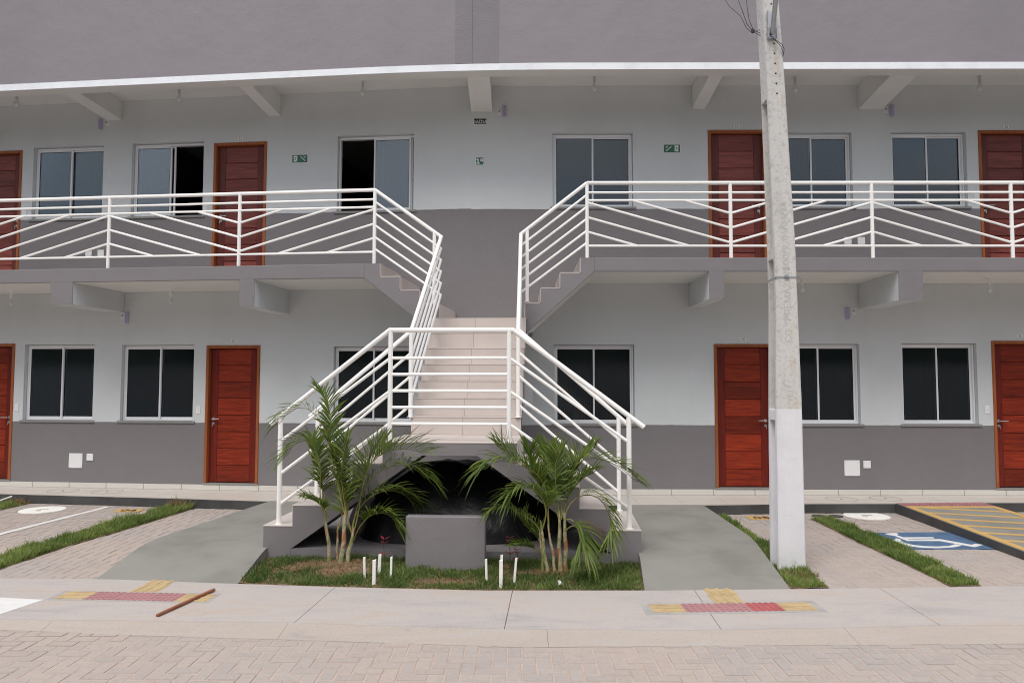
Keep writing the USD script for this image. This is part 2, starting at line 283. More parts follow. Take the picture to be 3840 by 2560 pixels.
def herringbone(region, ox, oy, top, big_first, name, parent, lim=300, th=.03, gap=.005, rz=0.0, draped=True):
    """block paving 10 x 20 cm in 90 degree herringbone, clipped to the region; the largest blocks are parts, the rest one piece."""
    u = .1; minx, miny, maxx, maxy = region.bounds; out = []
    ca, sa = math.cos(math.radians(rz)), math.sin(math.radians(rz)); prep = region.buffer(0)
    from shapely.prepared import prep as pp
    P = pp(prep); R = max(maxx-minx, maxy-miny) * .75 + 1; cx, cy = (minx+maxx)/2, (miny+maxy)/2
    n = int(R/u) + 4
    for j in range(-n, n):
        for k in range(-n//4 - 2, n//4 + 2):
            for w, h, x, y in ((2, 1, j + 4*k, j), (1, 2, j + 3 + 4*k, j)):
                x0, y0 = (x % 1_000_000_007 if False else x) * u, y * u
                if abs(x0) > R or abs(y0) > R: continue
                q = [(x0+gap, y0+gap), (x0+w*u-gap, y0+gap), (x0+w*u-gap, y0+h*u-gap), (x0+gap, y0+h*u-gap)]
                q = Polygon([(cx+ox + a*ca - b*sa, cy+oy + a*sa + b*ca) for a, b in q])
                if P.contains(q): out.append(q)
                elif P.intersects(q):
                    for g in polys(q.intersection(prep)):
                        if g.area > .0008: out.append(g)
    cam2 = np.array(CAM[:2]); key = lambda q: np.hypot(*(np.array(q.centroid.coords[0]) - cam2))
    vis = [q for q in out if big_first(q.centroid.x, q.centroid.y)]; rest = [q for q in out if not big_first(q.centroid.x, q.centroid.y)]
    vis.sort(key=key); rest = vis[lim:] + rest; vis = vis[:lim]
    def block(q, lift, simple=False):
        c = np.array(q.exterior.coords)[:-1]; m = len(c); cen = c.mean(0)
        if simple:
            v = np.vstack([np.c_[c, np.full(m, top-.012)], np.c_[c, np.full(m, top+lift)]]); rings = 1
        else:
            ins = cen + (c-cen) * (1 - .004/np.maximum(np.linalg.norm(c-cen, axis=1), .02))[:, None]
            v = np.vstack([np.c_[c, np.full(m, top-th)], np.c_[c, np.full(m, top+lift-.004)], np.c_[ins, np.full(m, top+lift)]]); rings = 2
        f = []
        for r in range(rings):
            for i in range(m):
                k = (i+1) % m; f += [(r*m+i, r*m+k, (r+1)*m+k), (r*m+i, (r+1)*m+k, (r+1)*m+i)]
        f += [(rings*m, rings*m+i, rings*m+i+1) for i in range(1, m-1)]
        if draped: v[:, 2] += [gz(y) + .18 for y in v[:, 1]]
        return v, np.array(f)
    rr = np.random.default_rng(11)
    orient = lambda q: q if q.exterior.is_ccw else Polygon(list(q.exterior.coords)[::-1])
    for q in vis:
        v, f = block(orient(q), float(np.clip(rr.normal(0, .0012), -.0018, .0025))); p = part(parent, name, trimesh.Trimesh(v, f, process=False), 'paver'); toned(p, np.full(len(v), rr.random()))
    V, F, T, n0 = [], [], [], 0
    for q in rest:
        v, f = block(orient(q), float(np.clip(rr.normal(0, .0012), -.0018, .0025)), True); V.append(v); F.append(f + n0); n0 += len(v); T.append(np.full(len(v), rr.random()))
    if V:
        p = part(parent, 'further_pavers', trimesh.Trimesh(np.vstack(V), np.vstack(F), process=False), 'paver', kind='stuff'); toned(p, np.concatenate(T))
near_street = strip(KERB_FRONT, [(-12.6, -7.6), (12.6, -7.6)]).intersection(sbox(-4.2, -7.4, 5.6, -5.0))
herringbone(near_street, .03, -.01, -.218, lambda x, y: y > -6.55 and -2.9 < x < 4.2, 'paver', street, draped=False, gap=.0065)
rest_street = thing('street', 'rest of the street, the same pale block paving running on', None, kind='structure')
part(rest_street, 'roadway', flat(street_poly.difference(sbox(-4.2, -7.4, 5.6, -5.0)), -.223, -.217), 'paver')

# across the street, behind the viewer: a long garden wall and the mass of trees over it
solo('garden_wall', bx(-60, 60, -18.2, -18, -.5, 2.4), 'garden_wall', 'long rendered garden wall across the street', 'wall')
def treeline():
    r = np.random.default_rng(3); ms = []
    for k in range(26):
        m = trimesh.creation.icosphere(3, 1.0); v = np.array(m.vertices); v *= 1 + (meshkit.fbm(v*2.6 + k*7, 4, k)[:, None] - .5)*.9
        ms.append(trimesh.Trimesh(v * [r.uniform(2.4, 3.6), 2.6, r.uniform(4.4, 6.0)] + [-62 + 5*k + r.uniform(-1, 1), -22.5 + r.uniform(-1, 1), 3.4], m.faces, process=False))
    return cat(ms)
solo('treeline', treeline(), 'far_leaves', 'dark green trees beyond the garden wall across the street', 'trees', kind='stuff', smooth=True)

# pavement slabs, with open joints, and the sloping kerb
JOINTS = [(-12.7, -12.7), (-5.6, -5.7), (-.942, -1.018), (.664, .604), (2.278, 2.225), (3.955, 3.913), (6.0, 6.0), (9.0, 9.0), (12.7, 12.7)]
side = thing('sidewalk', 'pale concrete pavement along the street', None, kind='structure')
side_poly = strip(SIDE_BACK, SIDE_FRONT)
part(side, 'bed', flat(side_poly, -.44, -.20), 'dark_gap')
for (a0, a1), (b0, b1) in zip(JOINTS[:-1], JOINTS[1:]):
    g = 0.0028
    cell = Polygon([(a0+g, -4.4 + 4), (b0-g, -4.4 + 4), (b0-g, -4.4), (b1-g, -5.5), (b1-g, -8), (a1+g, -8), (a1+g, -5.5), (a0+g, -4.4)])
    s = cell.intersection(side_poly)
    if s.area > .01: part(side, 'slab', flat(s, -.205, -.18), 'sidewalk_concrete')
def band(a, b, za, zb, zlow):
    """a sloping strip between two polylines, with depth."""
    xs = sorted({x for x, _ in a} | {x for x, _ in b})
    ya = np.interp(xs, *zip(*a)); yb = np.interp(xs, *zip(*b)); n = len(xs)
    v = np.vstack([np.c_[xs, ya, np.full(n, za)], np.c_[xs, (ya+yb)/2, np.full(n, (za*.8+zb*1.2)/2)], np.c_[xs, yb, np.full(n, zb)], np.c_[xs, yb, np.full(n, zlow)], np.c_[xs, ya, np.full(n, zlow)]]); f = []
    for r in range(5):
        r2 = (r+1) % 5
        for i in range(n-1): f += [(r*n+i, r2*n+i, r2*n+i+1), (r*n+i, r2*n+i+1, r*n+i+1)]
    m = trimesh.Trimesh(v, f, process=False); m.fix_normals(); return m
kerb = thing('kerb', 'low sloping concrete kerb between pavement and street', None, kind='structure')
edges = [-12.6, -6.3, -2.9, -1.06, .92, 3.16, 5.2, 8, 12.6]
for x0, x1 in zip(edges[:-1], edges[1:]):
    cut = lambda L: [(x0+.001, float(np.interp(x0, *zip(*L))))] + [p for p in L if x0 < p[0] < x1] + [(x1-.001, float(np.interp(x1, *zip(*L))))]
    part(kerb, 'kerb_stone', band(cut(SIDE_FRONT), cut(KERB_FRONT), -.1815, -.2165, -.44), 'kerb_concrete')

# parking bays
RAMP_L = [(-2.79, -.61), (-3.19, -3.35), (-3.254, -4.139)]; RAMP_R = [(3.25, -.885), (3.25, -3.2), (3.143, -4.434)]
between = lambda L, x0, x1: [(x0, float(np.interp(x0, *zip(*L))))] + [p for p in L if x0 < p[0] < x1] + [(x1, float(np.interp(x1, *zip(*L))))]
STRIP_L = Polygon([(-4.42, -4.13), (-4.38, -3.84), (-4.35, -3.43), (-4.3, -2.77), (-4.15, -2.07), (-4.03, -1.24), (-3.92, -.47), (-4.33, -.39), (-4.46, -1.34), (-4.54, -1.9), (-4.67, -2.7), (-4.74, -3.31), (-4.78, -4.10)])
STRIP_FAR = Polygon([(-6.9, -2.4), (-6.6, -.68), (-6.55, -.07), (-6.95, -.02), (-7.0, -.6), (-7.35, -2.4)])
STRIP_R1 = Polygon([(3.15, -4.43), (3.5, -4.41), (3.53, -3.98), (3.55, -2.55), (3.52, -1.0), (3.45, -.92), (3.27, -.94), (3.27, -3.2)])
STRIP_R2 = Polygon([(4.6, -1.15), (4.9, -1.2), (4.96, -2.06), (5.0, -2.68), (4.98, -3.35), (4.97, -3.86), (4.92, -4.325), (4.62, -4.35), (4.63, -3.7), (4.62, -3.16), (4.6, -2.54), (4.61, -1.72)])
park_L = Polygon(between(WALK_FRONT, -12.6, -2.79) + [(-3.19, -3.35), (-3.254, -4.139)] + between(SIDE_BACK, -12.6, -3.254)[::-1][1:]).buffer(0)
park_R = Polygon(between(WALK_FRONT, 3.25, 5.96) + [(5.96, -4.29)] + between(SIDE_BACK, 3.143, 5.96)[::-1][1:] + [(3.25, -3.2)]).buffer(0)
park_RR = Polygon(between(WALK_FRONT, 7.24, 12.6) + between(SIDE_BACK, 7.24, 12.6)[::-1]).buffer(0)
def parking(poly, holes, label, vis, oy):
    t = thing('parking_paving', label, None, kind='structure')
    part(t, 'sand_bed', drape(flat(poly, -.25, 0), -.0035), 'joint_sand')
    reg = poly.difference(unary_union(holes)) if holes else poly
    herringbone(reg, .02, oy, -.18, vis, 'paver', t)
MH_L, MH_R = (-6.03, -.58), (5.47, -.91)
parking(park_L.intersection(sbox(-7.8, -9, 0, 9)), [STRIP_L, STRIP_FAR, Point(MH_L).buffer(.31)], 'pale block paving of the parking bays left of the stairs', lambda x, y: x > -5.2, .04)
parking(park_R, [STRIP_R1, STRIP_R2, Point(MH_R).buffer(.32)], 'pale block paving of the parking bays right of the stairs', lambda x, y: True, .06)
t = thing('parking_paving', 'block paving beyond the striped crossing', None, kind='structure'); part(t, 'bed', drape(flat(park_RR, -.2, 0)), 'paver')
t = thing('parking_paving', 'block paving of the furthest bays at the left', None, kind='structure'); part(t, 'bed', drape(flat(park_L.intersection(sbox(-13, -9, -7.803, 9)), -.2, 0)), 'paver')

# cement ramps from the pavement up to the walkway
def rounded(L, z):
    """the break between the level part and the slope, rounded off over half a metre."""
    a, b, c = (np.array((*p, q)) for p, q in zip(L, z)); p, q = b + (a-b)/np.linalg.norm(a-b)*.28, b + (c-b)/np.linalg.norm(c-b)*.28
    pts = [a] + [(1-t)**2*p + 2*t*(1-t)*b + t*t*q for t in np.linspace(0, 1, 7)] + [c]; return [tuple(x[:2]) for x in pts], [x[2] for x in pts]
def ramp2(out, inn, zs):
    o, zo = rounded(out, zs); i, zi = rounded(inn, zs); return ramp_mesh(o, i, zo)
def ramp_mesh(out, inn, zs, zlow=-.44):
    v, f, n = [], [], len(out)
    for (a, b, z) in zip(out, inn, zs): v += [(*a, z), (*b, z), (*a, zlow), (*b, zlow)]
    for i in range(n-1):
        o, q = 4*i, 4*i+4
        f += [(o, o+1, q+1), (o, q+1, q), (o+2, q+2, q+3), (o+2, q+3, o+3), (o, q, q+2), (o, q+2, o+2), (o+1, o+3, q+3), (o+1, q+3, q+1)]
    f += [(0, 2, 3), (0, 3, 1), (4*n-4, 4*n-3, 4*n-1), (4*n-4, 4*n-1, 4*n-2)]
    m = trimesh.Trimesh(np.array(v, float), f, process=False); m.fix_normals(); return m
solo('ramp', ramp2([(-2.79, -.612), (-3.19, -3.35), (-3.254, -4.142)], [(-1.715, -.72), (-1.86, -3.5), (-1.86, -4.308)], [-.004, -.006, -.1795]), 'ramp_cement', 'grey-green cement ramp left of the stairs, sloping down to the pavement', kind='structure')
solo('ramp', ramp2([(3.25, -.888), (3.235, -3.1), (3.143, -4.436)], [(2.1, -.92), (1.905, -3.72), (1.83, -4.5)], [-.004, -.006, -.1795]), 'ramp_cement', 'grey-green cement ramp right of the stairs, beside the concrete pole', kind='structure')
# accessible crossing at the right, with yellow hatching
rz_ = lambda y: -.006 - .031 * max(-.75 - y, 0)
cross = thing('ramp', 'low cement crossing with yellow hatching at the right edge', None, kind='structure')
part(cross, 'body', ramp_mesh([(5.97, -.72), (5.97, -.76), (5.97, -4.29)], [(7.23, -.625), (7.23, -.76), (7.23, -4.22)], [-.006, -.006, rz_(-4.25)]), 'ramp_cement')
for xa, xb in ((5.96, 5.9695), (7.2305, 7.24)):
    part(cross, 'side_face', ramp_mesh([(xa, -.73), (xa, -.76), (xa, -4.29)], [(xb, -.73), (xb, -.76), (xb, -4.29)], [-.0065, -.0065, rz_(-4.25) - .0005]), 'kerb_black')
def on_cross(poly, dz):
    m = flat(poly, 0, .004); v = np.array(m.vertices); v[:, 2] += [rz_(y) + dz for y in v[:, 1]]; m.vertices = v; return m
part(cross, 'border_line', on_cross(sbox(5.985, -4.22, 6.075, -1.035), .0005), 'road_marking_yellow')
part(cross, 'border_line', on_cross(sbox(7.125, -4.16, 7.215, -1.035), .0005), 'road_marking_yellow')
part(cross, 'border_line', on_cross(sbox(5.985, -1.035, 7.215, -.935), .0005), 'road_marking_yellow')
inner = sbox(6.075, -4.2, 7.125, -1.035)
for k in range(10):
    y0 = -.93 - .375*k
    s = Polygon([(5.9, y0+.02 + .0), (7.3, y0 - .40), (7.3, y0 - .475), (5.9, y0 - .055)]).intersection(inner)
    if s.area > .005: part(cross, 'hatch_stripe', on_cross(s, .0005), 'road_marking_yellow')
t = thing('tactile_paving', 'narrow strip of faded red studded tiles behind the yellow hatching', 'tactile tiles')
for k in range(5):
    x0 = 5.985 + .247*k; x1 = x0 + .243
    s = Polygon([(x0, -.93), (x1, -.93), (x1, float(np.interp(x1, *zip(*WALK_FRONT))) - .01), (x0, float(np.interp(x0, *zip(*WALK_FRONT))) - .01)])
    tt = part(t, 'tile', on_cross(s, .001), 'tactile_pink')
    cs = [disc((x0+.03+.045*i, -.90+.05*j, .001), .011, .008, 8) for i in range(5) for j in range(4)]
    part(tt, 'stud', cat(cs), 'tactile_pink', kind='stuff')

# walkway along the ground floor: tiles on a slab with a black kerb face
walk = thing('walkway', 'tiled walkway along the ground floor with black painted edge', None, kind='structure')
walk_poly = Polygon(WALK_FRONT + [(12.6, 0), (0, 0), w_pt((-12.7, 0), TL)]).buffer(0)
part(walk, 'slab', flat(walk_poly, -.44, -.013), 'tile_grout')
def tiles(frame_deg, xs, rows, poly, name, z0, z1, materialname, parent, gap=.002):
    for x0, x1 in zip(xs[:-1], xs[1:]):
        for y0, y1 in zip(rows[:-1], rows[1:]):
            q = Polygon([w_pt(p, frame_deg)[:2] for p in ((x0+gap, y0-gap), (x1-gap, y0-gap), (x1-gap, y1+gap), (x0+gap, y1+gap))]).intersection(poly)
            for g in polys(q):
                if g.area > .004: part(parent, name, flat(g, z0, z1), materialname)
right_half = sbox(0, -9, 20, 1); left_half = sbox(-20, -9, 0, 3)
front_in = walk_poly.buffer(0)
tiles(0, [3.62 + .62*k for k in range(-6, 11)], [0, -.36, -.98], front_in.intersection(right_half), 'tile', -.0135, 0, 'floor_tile', walk)
tiles(TL, [-7.066 + .6275*k for k in range(-3, 12)], [0, -.36, -.98], front_in.intersection(left_half), 'tile', -.0135, 0, 'floor_tile', walk)
rest = [sbox(9.82, -9, 20, 3), sbox(-20, -9, -8.9, 4)]
for r in rest: part(walk, 'tile', flat(walk_poly.intersection(r).buffer(-.003), -.0135, -.001), 'floor_tile')
for a, b in zip(WALK_FRONT[:-1], WALK_FRONT[1:]):
    d = np.array(b) - np.array(a); L = np.linalg.norm(d); u = d/L; nrm = np.array([u[1], -u[0]])
    q = np.array([a, b, np.array(b) + nrm*.008, np.array(a) + nrm*.008])
    part(walk, 'kerb_face', flat(Polygon(q), -.3, -.0135), 'kerb_black')
for (x, y), lab in (((-6.284, .615), 'round tiled cover set into the walkway, first left of the stairs'), ((-5.553, .526), 'round tiled cover set into the walkway near the fourth door'), ((5.364, -.072), 'round tiled cover set into the walkway behind the pole'), ((6.019, -.021), 'round tiled cover set into the walkway by the hatched crossing')):
    y -= .18
    t = thing('inspection_cover', lab, 'inspection cover', (x, y - .12, 0))
    part(t, 'rim', lathe([(.212, .0005), (.212, .0022), (.218, .0022), (.218, .0005)], (0, 0, 0), 40), 'tile_grout')
    part(t, 'bolt', disc((0, 0, .002), .014, .006, 10), 'rubber')

# slab under the stairs, its grey front is the plinth of the flights
S = lambda *pts: [w_pt(p, TS)[:2] for p in pts]
plinth = Polygon(S((-1.398, -3.617), (1.854, -3.617), (1.854, -2.49), (2.144, -2.49), (2.144, -1.2), (-1.686, -1.0), (-1.686, -2.49), (-1.398, -2.49)))
solo('stair_slab', flat(plinth.difference(walk_poly.buffer(.009)), -.44, -.03), 'grey_paint', 'low grey concrete slab under the stairs', kind='structure')

# ================================================================== the building
B = thing('apartment_building', 'two-storey grey and white apartment block with red wooden doors and a long balcony', 'building')
XE = 12.5; DEPTH = 5.0
WING = {'R': (FR, 1, 0.0), 'L': (FL, -1, -.05)}
# (x0, x1) of openings; the frames below are set by storey
WIN = {'R0': [(1.255, 2.465, 2.235), (4.65, 5.845, 2.25), (6.475, 7.6, 2.262)], 'R1': [(1.245, 2.47, 5.485), (4.61, 5.81, 5.485), (6.415, 7.55, 5.49)],
       'L0': [(-7.295, -6.09, 2.272), (-5.62, -4.405, 2.257), (-2.135, -.915, 2.218)], 'L1': [(-7.27, -6.04, 5.507), (-5.545, -4.325, 5.512), (-2.12, -.895, 5.512)]}
DOOR = {'R0': [(3.66, 2.25, 'r'), (7.82, 2.30, 'l')], 'R1': [(3.615, 5.525, 'r'), (7.73, 5.515, 'l')],
        'L0': [(-4.2, 2.245, 'l'), (-8.35, 2.29, 'r')], 'L1': [(-4.155, 5.47, 'l'), (-8.35, 5.47, 'r')]}
DW = .885
SILL = {'R0': 1.04, 'R1': 4.325, 'L0': 1.05, 'L1': 4.305}
PAINT = {'R0': 1.035, 'R1': 4.305, 'L0': 1.038, 'L1': 4.31}
ZR = {'R0': (0, 3.2), 'R1': (3.2, 6.22), 'L0': (0, 3.14), 'L1': (3.14, 6.22)}
WT = .16                                              # wall thickness
for side_ in 'LR':
    F, sg, _ = WING[side_]
    for st in '01':
        k = side_ + st; z0, z1 = ZR[k]; zp = PAINT[k]; zb = z0 if st == '0' else z0 + .0
        xa, xb = (0, XE) if side_ == 'R' else (-XE, 0)
        holes = [sbox(a, SILL[k], b, h) for a, b, h in WIN[k]] + [sbox(a, z0 + (.085 if st == '0' else .15), a + DW, h) for a, h, _ in DOOR[k]]
        H = unary_union(holes); rj = np.random.default_rng(len(k) + ord(side_) + int(st)); jx = np.arange(xa, xb + .01, .07); jz = zp + np.convolve(rj.normal(0, .006, len(jx) + 6), np.ones(7)/7, 'valid') + rj.normal(0, .0009, len(jx))
        line = [(float(a), float(b)) for a, b in zip(jx, jz)]; line[-1] = (xb, line[-1][1])
        part(B, 'dado', F(ext_xz(Polygon([(xa, zb - (.2 if st == '0' else 0))] + line + [(xb, zb - (.2 if st == '0' else 0))]).difference(H), 0, WT)), 'grey_paint')
        grey = Polygon([(0, 2.4), (.88, 2.4), (1.72, 3.2), (0, 3.2)]) if k == 'R0' else Polygon([(0, 2.4), (-.36, 2.4), (-1.26, 3.14), (0, 3.14)]) if k == 'L0' else Polygon()
        part(B, 'wall', F(ext_xz(Polygon([(xa, z1)] + line + [(xb, z1)]).difference(H).difference(grey), 0.0, WT)), 'light_paint')
        if k[1] == '0': part(B, 'dado', F(ext_xz(grey, 0.0, WT)), 'grey_paint')
# shell behind the front wall: floors, ends, back wall and dividing walls
def both(name, m_of, materialname):
    for side_ in 'LR':
        F, sg, _ = WING[side_]; part(B, name, F(m_of(sg)), materialname)
xr = lambda sg, a, b: (a, b) if sg > 0 else (-b, -a)
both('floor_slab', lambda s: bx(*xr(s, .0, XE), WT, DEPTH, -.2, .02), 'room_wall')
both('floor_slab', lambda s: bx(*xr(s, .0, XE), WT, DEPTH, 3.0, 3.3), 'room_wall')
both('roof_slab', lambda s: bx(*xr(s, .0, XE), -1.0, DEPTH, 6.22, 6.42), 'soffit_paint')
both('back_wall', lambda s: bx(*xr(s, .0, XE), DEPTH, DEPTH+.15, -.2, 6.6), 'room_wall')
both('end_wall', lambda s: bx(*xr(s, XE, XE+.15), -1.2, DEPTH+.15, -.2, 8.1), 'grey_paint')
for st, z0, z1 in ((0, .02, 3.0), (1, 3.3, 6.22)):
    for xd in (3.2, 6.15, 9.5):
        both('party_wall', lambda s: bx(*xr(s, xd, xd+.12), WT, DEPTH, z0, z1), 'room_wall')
# balcony slabs, soffits, beams
SLAB = {'R': (1.745, XE, 3.167, 3.355), 'L': (-XE, -1.285, 3.10, 3.296)}
for side_ in 'LR':
    F, sg, _ = WING[side_]; a, b, z0, z1 = SLAB[side_]
    part(B, 'balcony_slab', F(bx(a, b, -1.2, -.002, z0, z1, .006)), 'grey_paint')
    part(B, 'balcony_soffit', F(bx(a + .003, b, -1.185, -.004, z0 - .004, z0 - .0005)), 'soffit_paint')
LOWB = {'R': [(3.298, 3.495, 2.80), (5.852, 6.172, 2.78), (9.6, 9.9, 2.78)], 'L': [(-5.935, -5.60, 2.785), (-3.075, -2.868, 2.722), (-9.4, -9.1, 2.78)]}
UPB = {'R': [(3.383, 3.578, 5.85), (5.92, 6.285, 5.838), (9.6, 9.85, 5.84)], 'L': [(-5.985, -5.735, 5.905), (-3.255, -3.06, 5.873), (-9.4, -9.1, 5.9)]}
for side_ in 'LR':
    F, sg, _ = WING[side_]; zs = SLAB[side_][2]
    for a, b, z in LOWB[side_]:
        bm = part(B, 'balcony_beam', F(bx(a, b, -1.19, -.003, z, zs - .005)), 'light_paint')
        part(bm, 'beam_front', F(bx(a - .003, b + .003, -1.2005, -1.1895, z - .002, zs + .004)), 'grey_paint')
    for a, b, z in UPB[side_]:
        ze = 5.952
        part(B, 'roof_beam', F(hull([(x, y, zz_) for x in (a, b) for y, zb in ((-.998, ze), (-.003, z)) for zz_ in (zb, 6.218)])), 'soffit_paint')
part(B, 'roof_beam', hull([(x, y, zz_) for x in (-.005, .315) for y, zb in ((-.998, 5.95), (-.003, 5.81)) for zz_ in (zb, 6.218)]), 'soffit_paint')
# roof edge: edge beam, white band, parapet
def eave(d):
    """plan line at d metres before the wall; the wings meet in a gentle curve."""
    m = -d * math.tan(math.radians(3.01)); c = np.array(w_pt((m*-1*-1, -d), TL)); a = np.array(w_pt((-1.5, -d), TL)); b = np.array((1.5, -d)); c = np.array((d*math.tan(math.radians(3.01))*-1, -d))
    mid = [tuple((1-t)**2*a + 2*t*(1-t)*c + t*t*b) for t in np.linspace(0, 1, 13)]
    return [w_pt((-XE, -d), TL)] + mid + [(XE, -d)]
def eave_strip(d0, d1, z0, z1, clip=None):
    q = Polygon(eave(d0) + eave(d1)[::-1]); q = q.intersection(clip) if clip is not None else q
    return flat(q, z0, z1)
part(B, 'edge_beam', eave_strip(1.2, 1.0, 5.952, 6.418), 'soffit_paint')
part(B, 'white_band', eave_strip(1.225, 1.2005, 5.9515, 6.045), 'white_band')
part(B, 'parapet', eave_strip(1.215, 1.06, 6.0455, 8.1), 'parapet_paint')
part(B, 'paint_patch', eave_strip(1.2175, 1.2155, 6.055, 8.1, sbox(-.16, -2, .447, 1)), 'parapet_patch')
part(B, 'wall_crack', eave_strip(1.2182, 1.2176, 6.05, 8.1, sbox(.074, -2, .0785, 1)), 'dark_gap')
# skirting tiles along the ground floor
for side_ in 'LR':
    F, sg, _ = WING[side_]; x0, w = (3.62, .62) if sg > 0 else (-7.066, .6275)
    for k in range(-9, 16):
        a, b = x0 + w*k, x0 + w*(k+1)
        if (sg > 0 and a > -.2 and b < 12.6) or (sg < 0 and b < .2 and a > -12.6):
            part(B, 'skirting_tile', F(bx(a + .0035, b - .0035, -.012, -.0005, .002, .082, .002)), 'skirting_tile')
# windows
def window(F, x0, x1, z0, z1, mode='shut', glassname='fluted_glass'):
    fr, y0 = .022, .07; w = x1 - x0; xm = (x0 + x1)/2
    zt = z1 - .006; zb = z0 + .012; xa, xb = x0 + .006, x1 - .006
    frame = cat([bx(xa, xa+fr, y0, y0+.075, zb, zt, .003), bx(xb-fr, xb, y0, y0+.075, zb, zt, .003), bx(xa+fr, xb-fr, y0, y0+.075, zt-fr-.01, zt, .003), bx(xa+fr, xb-fr, y0, y0+.075, zb, zb+fr, .003)])
    W = part(B, 'window', F(frame), 'aluminium')
    ia, ib, ja, jb = xa+fr, xb-fr, zb+fr, zt-fr-.01; st = .026
    def sash(a, b, yy, gl):
        s = part(W, 'sash', F(cat([bx(a, a+st, yy, yy+.024, ja, jb, .003), bx(b-st, b, yy, yy+.024, ja, jb, .003), bx(a+st, b-st, yy, yy+.024, jb-st, jb, .003), bx(a+st, b-st, yy, yy+.024, ja, ja+st+.008, .003)])), 'aluminium')
        part(W, 'pane', F(bx(a+st-.004, b-st+.004, yy+.009, yy+.014, ja+st, jb-st+.004)), gl)
        part(W, 'gasket', F(cat([bx(a+st, a+st+.005, yy+.005, yy+.0085, ja+st+.008, jb-st), bx(b-st-.005, b-st, yy+.005, yy+.0085, ja+st+.008, jb-st), bx(a+st, b-st, yy+.005, yy+.0085, jb-st-.006, jb-st)])), 'rubber')
    if mode == 'shut':
        sash(ia, xm+.015, y0+.008, glassname); sash(xm-.015, ib, y0+.04, glassname)
    elif mode == 'open_right':
        sash(ia, xm+.025, y0+.008, 'fluted_glass_double'); sash(ia+.05, xm+.075, y0+.04, 'fluted_glass')
    else:
        sash(xm-.05, ib-.045, y0+.008, 'fluted_glass_double'); sash(xm-.03, ib-.022, y0+.04, 'fluted_glass')
    part(W, 'sill', F(bx(x0-.04, x1+.04, -.022, .069, z0-.024, z0+.0115, .004)), 'granite_sill')
for k in ('L0', 'L1', 'R0', 'R1'):
    for i, (a, b, h) in enumerate(WIN[k]):
        window(WING[k[0]][0], a, b, SILL[k], h, {('L1', 1): 'open_right', ('L1', 2): 'open_left'}.get((k, i), 'shut'))
# doors
def door(F, x0, z1, hand, z0):
    kind_ = 'upper' if z0 > 2 else 'door'
    x1 = x0 + DW; fw = .046
    D = part(B, 'door', F(cat([bx(x0+.002, x0+fw, -.012, .13, z0, z1-.002, .004), bx(x1-fw, x1-.002, -.012, .13, z0, z1-.002, .004), bx(x0+fw, x1-fw, -.012, .13, z1-fw, z1-.002, .004)])), 'door_frame')
    a, b, zb, zt = x0+fw+.002, x1-fw-.002, z0+.008, z1-fw-.002; sw = .125; y = .062
    part(D, 'stile', F(bx(a, a+sw, y, y+.035, zb, zt, .002)), kind_ + '_stile'); part(D, 'stile', F(bx(b-sw, b, y, y+.035, zb, zt, .002)), kind_ + '_stile')
    n = 8; hs = (zt-zb)/n; pa, pb = a+sw+.001, b-sw-.001
    part(D, 'backing', F(bx(pa, pb, y+.016, y+.034, zb, zt)), 'door_stile')
    for i in range(n):
        u, v = zb + hs*i, zb + hs*(i+1)
        part(D, 'plank', F(bx(pa, pb, y+.002, y+.0155, u+.0045, v-.0045, .005)), kind_ + '_plank')
    hx = a + .062 if hand == 'l' else b - .062; d = 1 if hand == 'l' else -1; zh = z0 + .99
    hm = cat([disc((hx, y-.004, zh), .024, .008, 16, 'y'), tube([(hx, y, zh), (hx, y-.05, zh), (hx + d*.115, y-.05, zh)], .0095, 8)])
    part(D, 'handle', F(hm), 'steel', 40)
    lk = cat([disc((hx, y-.004, zh-.075), .022, .008, 16, 'y'), disc((hx, y-.014, zh-.075), .008, .018, 8, 'y'), bx(hx-.004, hx+.004, y-.04, y-.022, zh-.12, zh-.07)])
    part(D, 'lock', F(lk), 'steel', 40)
    part(D, 'threshold', F(bx(x0-.01, x1+.01, -.02, .13, z0-.025, z0-.001, .003)), 'granite_sill')
for k in ('L0', 'L1', 'R0', 'R1'):
    for a, h, hand in DOOR[k]:
        door(WING[k[0]][0], a, h, hand, .108 if k[1] == '0' else ZR[k][0] + .17)

# ================================================================== staircase
ST = thing('staircase', 'double concrete staircase with beige tiled steps and grey sides', 'staircase')
YF = -3.62; mir = lambda x: .456 - x
prof = [(-1.69, -.35), (-1.69, .19), (-1.385, .19), (-1.385, .40), (-1.08, .40), (-1.08, .615), (-.768, .615), (-.768, .83), (-.455, .83), (-.455, 1.045), (.228, 1.045), (.228, .922), (-.055, .922), (-1.40, -.032), (-1.40, -.35)]
part(ST, 'lower_flight', FS(ext_xz(Polygon(prof), YF, -2.502)), 'grey_paint')
part(ST, 'lower_flight', FS(ext_xz(Polygon([(mir(x), z) for x, z in prof]), YF, -2.502)), 'grey_paint')
for x0, x1, z in ((-1.69, -1.385, .19), (-1.385, -1.08, .40), (-1.08, -.768, .615), (-.768, -.455, .83)):
    for mm in (lambda x: x, mir):
        a, b = sorted((mm(x0), mm(x1)))
        for ya, yb in ((YF, -3.06), (-3.06, -2.5)):
            part(ST, 'tread_tile', FS(bx(a - .004, b + .004 if mm is mir else b, ya - (.004 if ya == YF else -.001), yb - .001, z + .0005, z + .012, .002)), 'stair_tile')
for x0, z0, z1 in ((-1.69, -.02, .19), (-1.385, .2025, .40), (-1.08, .4125, .615), (-.768, .6275, .83), (-.455, .8425, 1.045)):
    for mm, s in ((lambda x: x, -1), (mir, 1)):
        x = mm(x0)
        if x0 != -1.69: part(ST, 'riser_tile', FS(bx(x + s*.001, x + s*.009, YF + .006, -2.505, z0, z1 - .001)), 'stair_tile')
